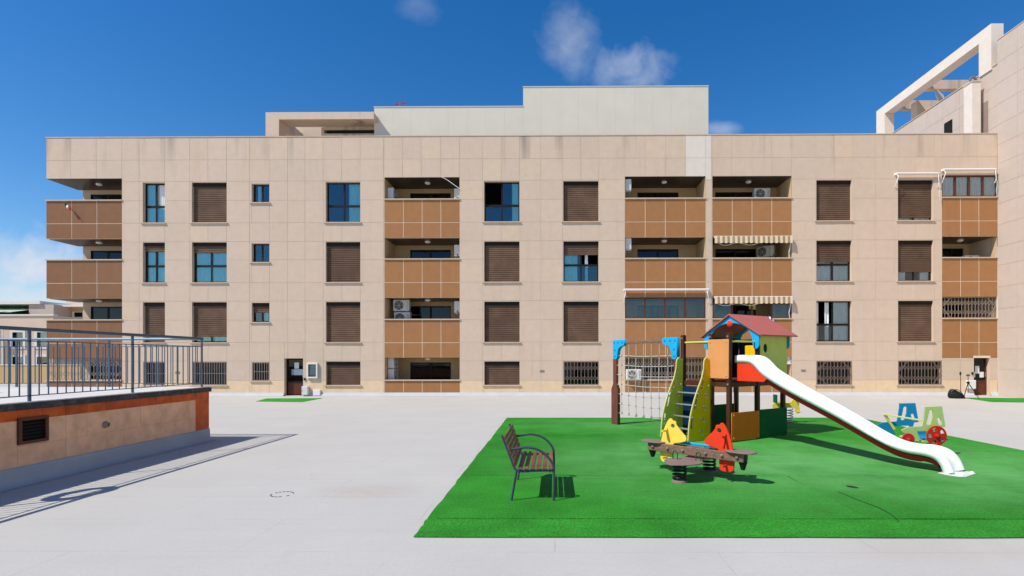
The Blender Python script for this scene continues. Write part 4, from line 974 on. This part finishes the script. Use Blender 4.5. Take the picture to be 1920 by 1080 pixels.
# yellow bars
for (a, b) in (((-.97, .53, 2.20), (-.97, V - .06, 2.20)), ((-.90, V, 2.20), (-.06, V, 2.20)), ((-.92, .0, 2.20), (-.02, .0, 2.20))): MB().tube([a, b], .02, 8).build('grab_bar', 'p_bar', tw, smooth='auto')
m = MB(); m.box(-.06, .03, -.1, -.075, 2.12, 2.29); m.build('bar_bracket', 'p_bar', tw, bevel=.015)
# ladder stringers
def stringer(v, mat, emat):
    f = [(-.06, 1.80), (-.10, 1.84), (-.16, 1.82), (-.20, 1.74), (-.22, 1.55), (-.28, 1.38), (-.40, 1.15), (-.52, .90), (-.62, .62), (-.68, .35), (-.71, .0)]
    o = [(0, 0), (0, 1.82)] + open_curve(f, 4)
    hl = []
    for (x, z, x2, z2) in ((-.30, 1.15, -.22, 1.33), (-.50, .72, -.44, .93), (-.61, .30, -.575, .55), (-.235, 1.43, -.185, 1.58), (-.44, .98, -.37, 1.10)):
        d = Vector((x2 - x, z2 - z)).normalized(); n = Vector((d.y, -d.x)) * .03
        hl.append([(x + n.x, z + n.y), (x2 + n.x, z2 + n.y), (x2 + d.x * .012, z2 + d.y * .012), (x2 - n.x, z2 - n.y), (x - n.x, z - n.y), (x - d.x * .012, z - d.y * .012)])
    for i in range(4):
        z = .22 + .27 * i; x = -.33 + .06 * i; hl.append([(x - .05, z - .02), (x + .05, z - .02), (x + .05, z + .03), (x - .05, z + .03)])
    st = obj('ladder_side', plate([o] + hl, .03, .005, lambda p, z, q: (-1.02 + p, v + q, z)), mat, tw)
    ed = open_curve(f, 4); m = MB(); m.tube([(-1.025 + p, v, z + .004) for (p, z) in ed], .0125, 6); m.build('edge_trim', emat, st, smooth=True)
    mb = MB()
    for i in range(5): mb.lathe([(.001, 0), (.022, 0), (.018, -.012), (.001, -.016)], (-1.02 - .27 + .05 * i, v - .016, .14 + .27 * i), 8, 'y')
    mb.build('bolt_cap', 'p_edge', st)
stringer(.48, 'p_olive', 'p_edge'); stringer(V - .02, 'p_lime', 'p_edge')
for i in range(4):
    z = .22 + .27 * i; x = -1.35 + .06 * i; MB().box(x - .045, x + .045, .44, V + .03, z - .012, z + .018).build('rung', 'steel', tw, bevel=.006)
m = MB(); m.box(-1.04, -1.02, .5, V - .06, .2, 1.18); m.build('ladder_back', 'p_navy', tw)
# slide
prof = [(-.0, 1.73), (-.30, 1.73), (-.46, 1.665), (-.71, 1.45), (-1.26, 1.165), (-2.18, .765), (-2.89, .43), (-3.2, .305), (-3.42, .26), (-3.66, .25), (-3.80, .215), (-3.88, .13), (-3.93, .0)]
path = open_curve([(p[0], p[1], 0) for p in prof], 6); UC = -.55; HWD = .225
rows = []; skl = []; skr = []
for i, (v, z, _) in enumerate(path):
    a = path[max(i - 1, 0)]; b = path[min(i + 1, len(path) - 1)]; t = Vector((b[0] - a[0], b[1] - a[1])).normalized(); n = Vector((t.y, -t.x))      # normal pointing up / out
    if n.y < 0 and abs(t.y) < .9: n = -n
    if t.y < 0 and n.x > 0 and abs(t.y) > .9: n = -n
    n = Vector((t.y, -t.x)) if True else n
    fade = min(1, max(0, (i - (len(path) - 14)) / 14)) ; bed = .05 - .01 * fade; rim = .165 - .075 * min(1, max(0, (-v - 1.0) / 1.8)) + .05 * min(1, max(0, (-v - 3.1) / .5))
    sec = [(-HWD, .0), (-HWD - .012, .06), (-HWD - .006, rim - .03), (-HWD + .02, rim), (-HWD + .05, rim - .005), (-HWD + .075, rim - .04), (-HWD + .10, bed + .035), (-HWD + .15, bed + .008), (0, bed)]
    sec = sec + [(-p, q) for (p, q) in sec[-2::-1]]
    rows.append([(UC + p, v + n.x * q, max(z + n.y * q, .002)) for (p, q) in sec])
sld = MB().grid(rows).build('slide_chute', 'p_white', tw, smooth=True)
md = sld.modifiers.new('s', 'SOLIDIFY'); md.thickness = .008
m = MB()
for s in (-1, 1):
    top = []; bot = []
    for (v, z, _) in path[:-9]: top.append((UC + s * (HWD - .004), v, z + .02)); bot.append((UC + s * (HWD - .05), v, max(z - .115, .05) if v > -3.6 else z - .10))
    m.grid([bot, top])
m.grid([[(UC - HWD + .05, v, max(z - .115, .05) if v > -3.6 else z - .10) for (v, z, _) in path[:-9]], [(UC + HWD - .05, v, max(z - .115, .05) if v > -3.6 else z - .10) for (v, z, _) in path[:-9]]])
m.build('slide_underside', 'p_under', tw, smooth='auto')
fe = [(-HWD - .02, -3.86), (-HWD - .05, -4.12), (-HWD + .02, -4.21), (HWD - .02, -4.21), (HWD + .05, -4.12), (HWD + .02, -3.86)]
obj('slide_foot', plate([[(UC + p, q) for p, q in fe]], .014, .003, lambda a, b, c: (a, b, c + .01)), 'p_white', tw)
m = MB()
for s in (-.2, .2): m.lathe([(.03, 0), (.03, .012), (.015, .022), (.001, .024)], (UC + s, -4.155, .017), 10)
m.build('bolt_cap', 'p_white', tw, smooth='auto')
# climbing net frame
NV = 3.78; NU = -.99
o = [(-.135, 0), (.135, 0), (.135, .98), (.06, 1.12), (.06, 2.30), (-.06, 2.30), (-.06, 1.12), (-.135, .98)]
obj('net_post', plate([o], .10, .01, lambda p, z, c: (NU + p * .6 + c * .1, NV + p * .8 + c, z) if False else (NU + c, NV + p, z)), 'wood_red', tw)
MB().box(NU - .045, NU + .045, V + .16, V + .25, 0, 2.30).build('net_post', 'wood_red', tw, bevel=.012)
MB().box(NU - .035, NU + .035, V + .2, NV, 2.22, 2.29).build('net_beam', 'weathered', tw, bevel=.01)
for (v0, s) in ((NV + .06, -1), (V + .14, 1)):
    o = [(0, 2.33), (.46, 2.33), (.50, 2.27), (.46, 2.17), (.34, 2.15), (.24, 2.10), (.20, 2.0), (.19, 1.86), (.14, 1.80), (.04, 1.80), (0, 1.86)]
    k = obj('net_corner', plate([o], .11, .008, lambda p, z, c, v0=v0, s=s: (NU + c, v0 + s * p, z)), 'p_blue', tw)
    mb = MB()
    for (p, z) in ((.06, 2.26), (.22, 2.26), (.40, 2.26), (.09, 2.05), (.09, 1.88)): mb.lathe([(.001, 0), (.024, 0), (.02, -.012), (.001, -.016)], (NU - .055, v0 + s * p, z), 8, 'x')
    mb.build('bolt_cap', 'p_blue_t', k)
nvs = [NV - .26 - i * .285 for i in range(7)]; nzs = [1.90 - i * .262 for i in range(7)]
for v in nvs: 
    MB().tube([(NU, v, 2.22), (NU, v, 1.9), (NU - .015, v + .008, 1.2), (NU, v, .34)], .009, 6).build('net_rope', 'rope', tw, smooth='auto')
for z in nzs:
    MB().tube([(NU, NV - .05, z), (NU, nvs[0], z), (NU - .01, nvs[3], z - .03), (NU, nvs[6], z - .01), (NU, V + .25, z + .01)], .009, 6).build('net_rope', 'rope', tw, smooth='auto')
m = MB()
for v in nvs:
    for j, z in enumerate(nzs): m.lathe([(.001, -.02), (.02, -.016), (.02, .016), (.001, .02)], (NU, v, z - .03 * math.sin(math.pi * (nvs[0] - v) / (nvs[0] - nvs[6]))), 6)
    m.lathe([(.04, -.01), (.012, .05), (.001, .052)], (NU, v, .32), 6)
tag(m.build('net_clamps', 'grille_dark', tw), None, None, None, 'stuff')
m = MB(); 
for (u, v) in ((-.97, 0), (-.97, .48), (-.97, V)):
    for z in (1.26, 2.3): m.lathe([(.001, 0), (.026, 0), (.022, -.014), (.001, -.018)], (u - .048, v, z), 8, 'x')
m.build('bolt_cap', 'seat_grey', tw)

# ------------------------------------------------------------------ spring seesaw
def spring(mat, parent, x, y, z0, z1, r=.095, turns=4.5, wr=.016):
    n = int(turns * 16); MB().tube([(x + r * math.cos(2 * math.pi * i / 16), y + r * math.sin(2 * math.pi * i / 16), z0 + (z1 - z0) * i / n) for i in range(n + 1)], wr, 7).build('spring', mat, parent, smooth=True)
b1 = G(1274, 906); b2 = G(1330, 887); cen = (b1 + b2) / 2; ang = math.atan2((b2 - b1).y, (b2 - b1).x); half = (b2 - b1).length / 2
ss = thing('spring_seesaw', 'four seat spring seesaw with yellow and red horse heads on a weathered beam', 'seesaw', (cen.x, cen.y, .0), ang - H)      # local x = beam, local y = spring axis
for s in (-1, 1):
    spring('spring', ss, 0, s * half, .05, .285)
    MB().lathe([(.12, 0), (.12, .03), (.105, .055), (.001, .056)], (0, s * half, 0), 18).build('spring_base', 'seat_grey', ss, smooth='auto')
    MB().lathe([(.11, 0), (.11, .012), (.001, .014)], (0, s * half, .282), 18).build('spring_cap', 'spring', ss)
ol = smooth_poly([(-.08, -half - .22), (.10, -half - .20), (.29, -half + .10), (.15, 0), (.29, half - .10), (.10, half + .20), (-.10, half + .20), (-.29, half - .10), (-.15, 0), (-.29, -half + .10)], 4)
obj('foot_board', plate([ol], .018, .004, lambda a, b, c: (a, b, c + .307)), 'seat_grey', ss)
BH = .80
for s in (-1, 1): MB().box(-BH, BH, s * .065 - .022, s * .065 + .022, .352, .480).build('beam', 'weathered', ss, bevel=.01)
m = MB()
for x in (-.70, -.43, -.16, .22, .48, .71): m.lathe([(.001, 0), (.026, 0), (.024, -.018), (.012, -.03), (.001, -.032)], (x, -.088, .416), 10, 'y')
m.build('bolt_cap', 'seat_grey', ss, smooth='auto')
for s in (-1, 1):
    obj('seat', plate([smooth_poly([(s * .54, -.10), (s * .74, -.15), (s * .91, -.10), (s * .95, 0), (s * .91, .10), (s * .74, .15), (s * .54, .10)], 4)], .02, .005, lambda a, b, c: (a, b, c + .492)), 'seat_grey', ss)
    MB().lathe([(.065, .35), (.03, .235), (.001, .225)], (s * .76, 0, 0), 10).build('bumper', 'black', ss, smooth='auto')
head = smooth_poly([(-.13, .40), (-.105, .62), (-.05, .80), (.02, .93), (.07, .95), (.10, .92), (.15, .91), (.17, .85), (.25, .76), (.33, .68), (.33, .62), (.24, .585), (.13, .56), (.10, .50), (.10, .30), (.06, .24), (-.07, .24), (-.12, .28)], 4)
for (x, s, mat) in ((-.48, 1, 'p_yellow'), (.50, -1, 'p_red')):
    k = obj('horse_head', plate([head, ring(.10, .835, .034, 12)], .03, .006, lambda a, b, c, x=x, s=s: (x + s * a, c, b - .065)), mat, ss)
    MB().tube([(x + s * -.0, -.16, .695), (x + s * -.0, .16, .695)], .018, 8).build('hand_grip', mat, k, smooth='auto'); MB().tube([(x + s * -.01, -.15, .265), (x + s * -.01, .15, .265)], .018, 8).build('foot_peg', mat, k, smooth='auto')
    MB().bar((x + s * -.005, -.03, .735), (x + s * .03, -.03, .535), .03, .02, (0, 1, 0)).build('grip_plate', mat, k, bevel=.006)
MB().box(-.36, .34, .10, .155, .481, .52).build('blue_rail', 'p_blue', ss, bevel=.015)
for (x, y) in ((-.16, -.32), (.16, -.2), (.0, .34), (.2, .3)): MB().tube(open_curve([(x - .04, y, .315), (x - .035, y, .41), (x, y, .44), (x + .035, y, .41), (x + .04, y, .315)], 4), .009, 6).build('hand_loop', 'p_dgreen', ss)

# ------------------------------------------------------------------ tractor springer
YG, YB2 = 9.97, 10.70
tr = thing('tractor_springer', 'blue and lime tractor shaped spring rider with red wheels', 'spring rider', (6.9, (YG + YB2) / 2, .016))
def tz(zx, zy, Yr=10.7): return (W(1630 + zx / 6.35, 740 + zy / 6.35, Yr).x - 6.9, W(1630 + zx / 6.35, 740 + zy / 6.35, Yr).z - .016)
olp = [(95, 360), (160, 330), (325, 318), (346, 215), (358, 128), (350, 103), (545, 100), (565, 215), (583, 325), (530, 332), (520, 370), (548, 440), (535, 485), (490, 490), (475, 368), (265, 372), (305, 470), (240, 470), (150, 420)]
slot = [(405, 150), (425, 138), (445, 150), (440, 220), (412, 300), (390, 303), (370, 298), (390, 220)]; win_ = [(490, 235), (515, 222), (532, 240), (542, 290), (530, 305), (508, 300)]
outs = [[tz(*p) for p in o] for o in (olp, slot, win_)]
for (yo, mat) in ((YB2 - (YG + YB2) / 2, 'p_blue_t'), (YG - (YG + YB2) / 2, 'p_yg')): obj('side_plate', plate(outs, .025, .004, lambda a, b, c, yo=yo: (a, yo + c, b)), mat, tr)
st_ = [tz(*p) for p in ((545, 432), (640, 430), (668, 540), (540, 550), (500, 470))]
obj('rear_step', plate([st_], .025, .004, lambda a, b, c: (a, .30 + c, b)), 'p_blue_t', tr)
yn = YG - (YG + YB2) / 2 - .05
def wheel(zx, zy, r, spokes):
    c = W(1630 + zx / 6.35, 740 + zy / 6.35, YG - .05); cx, cz = c.x - 6.9, c.z - .016
    hl = []
    if spokes:
        for k in range(5):
            a0, a1 = 2 * math.pi * k / 5 + .35, 2 * math.pi * (k + 1) / 5 - .35
            hl.append([(cx + r * .82 * math.cos(a0), cz + r * .82 * math.sin(a0)), (cx + r * .82 * math.cos((a0 + a1) / 2), cz + r * .82 * math.sin((a0 + a1) / 2)), (cx + r * .82 * math.cos(a1), cz + r * .82 * math.sin(a1)), (cx + r * .5 * math.cos(a1), cz + r * .5 * math.sin(a1)), (cx + r * .5 * math.cos(a0), cz + r * .5 * math.sin(a0))])
    wl = obj('wheel', plate([ring(cx, cz, r, 32)] + hl, .025, .005, lambda a, b, c: (a, yn + c, b)), 'p_redw', tr)
    MB().lathe([(.045, 0), (.04, -.03), (.02, -.045), (.001, -.046)], (cx, yn - .012, cz), 12, 'y').build('hub', 'p_redw', wl, smooth='auto')
wheel(800, 490, .186, True); wheel(462, 535, .117, False)
a = tz(165, 232); b = tz(480, 280)
MB().bar((a[0], .34, a[1]), (b[0], -.1, b[1]), .03, .03).build('handle', 'p_bar', tr, bevel=.005)
MB().bar((a[0] + .01, .34, a[1]), (a[0] + .20, .33, a[1] - .30), .05, .02, (0, 1, 0)).build('bracket', 'p_bar', tr)
s0 = tz(600, 480); MB().box(s0[0] - .36, s0[0] + .06, -.33, .33, s0[1] + .0, s0[1] + .025).build('seat_board', 'p_blue_t', tr, bevel=.006)
MB().box(s0[0] - .42, s0[0] - .2, -.34, .34, s0[1] - .03, s0[1] - .005).build('foot_board', 'p_bar', tr)
spring('spring', tr, s0[0] - .03, -.05, .04, s0[1], .09, 4.5); MB().lathe([(.12, 0), (.12, .03), (.1, .045), (.001, .046)], (s0[0] - .03, -.05, 0), 16).build('spring_base', 'spring', tr)

# ------------------------------------------------------------------ yellow animal springer behind the tower
yp = G(1478, 794); ys_ = thing('animal_springer', 'yellow animal spring rider half hidden behind the play tower', 'spring rider', (yp.x, yp.y, .016))
spring('rail_pale', ys_, 0, 0, .03, .40, .12, 5, .015); MB().lathe([(.15, 0), (.15, .03), (.12, .04), (.001, .041)], (0, 0, 0), 16).build('spring_base', 'seat_grey', ys_)
an_ = smooth_poly([(-.45, .48), (-.40, .56), (-.1, .55), (.05, .58), (.15, .72), (.20, .88), (.28, .92), (.36, .86), (.40, .76), (.50, .66), (.50, .56), (.42, .55), (.34, .60), (.30, .52), (.32, .30), (.22, .28), (.18, .42), (-.2, .42), (-.36, .40)], 4)
obj('body_plate', plate([an_, ring(.28, .80, .025, 10)], .03, .005, lambda a, b, c: (a, c, b)), 'p_yellow', ys_)
MB().box(-.36, .0, -.14, .14, .56, .585).build('seat', 'p_bar', ys_, bevel=.01); MB().tube([(.16, -.17, .70), (.16, .17, .70)], .016, 8).build('hand_grip', 'p_yellow', ys_); MB().tube([(.26, -.2, .33), (.26, .2, .33)], .016, 8).build('foot_peg', 'p_bar', ys_)
MB().box(-.38, -.35, -.12, .12, .57, .80).build('backrest', 'p_dgreen', ys_, bevel=.008)

# ------------------------------------------------------------------ photographer's gear at right
tp = G(1812, 747); tri_ = thing('tripod', 'black camera tripod standing by the right entrance door', 'tripod', (tp.x, tp.y - .1, 0))
for (x, y) in ((-.28, -.1), (.34, -.2), (.02, .3)): MB().tube([(0, 0, .72), (x, y, .01)], [.02, .012], 6).build('leg', 'black', tri_)
MB().tube([(0, 0, .25), (0, 0, 1.05)], .014, 6).build('centre_column', 'black', tri_); MB().box(-.05, .05, -.04, .04, .68, .76).build('collar', 'black', tri_); MB().box(-.07, .07, -.035, .035, 1.02, 1.06).build('head', 'black', tri_); MB().box(-.05, .05, -.02, .02, 1.075, 1.10).build('phone_clamp', 'black', tri_)
tp = G(1800, 747); mp = thing('stick_stand', 'thin dark stick stand with black top left of the tripod', 'stand', (tp.x, tp.y - .05, 0))
MB().tube([(0, 0, .25), (-.02, 0, 1.1)], .012, 6).build('pole', 'black', mp); MB().lathe([(.03, 1.06), (.035, 1.1), (.03, 1.2), (.001, 1.21)], (-.02, 0, 0), 10).build('top', 'black', mp)
for (x, y) in ((-.12, -.08), (.14, -.08), (0, .14)): MB().tube([(0, 0, .3), (x, y, .01)], .009, 5).build('leg', 'black', mp)
tp = G(1793, 747); bg_ = thing('camera_bag', 'slumped black camera bag on the ground left of the tripod', 'bag', (tp.x, tp.y, 0))
rows = []
for j in range(7):
    t = j / 6; r_ = (.30, .36, .36, .31, .24, .15, .02)[j]; z = (.0, .06, .16, .27, .35, .41, .43)[j]; rows.append([(r_ * math.cos(a) * (1.0 + .12 * math.sin(3 * a)) - .22 * t * t + .05, r_ * .55 * math.sin(a), z - .16 * t * max(0, math.cos(a))) for a in [2 * math.pi * i / 16 for i in range(17)]])
MB().grid(rows).build('body', 'black', bg_, smooth=True); MB().tube(open_curve([(-.25, -.1, .3), (-.15, -.2, .42), (.05, -.22, .30), (.2, -.18, .12)], 5), .016, 6).build('strap', 'black', bg_)
bx_ = thing('junction_cabinet', 'pale low cabinet on the wall behind the tripod', 'utility box', (fx(1818.5), FY - .004, .22)); MB().box(-.2, .2, -.12, 0, .12, .54).build('cabinet', 'white_metal', bx_, bevel=.012); MB().box(-.18, .18, -.13, -.12, .14, .52).build('door', 'white_metal', bx_, bevel=.004)
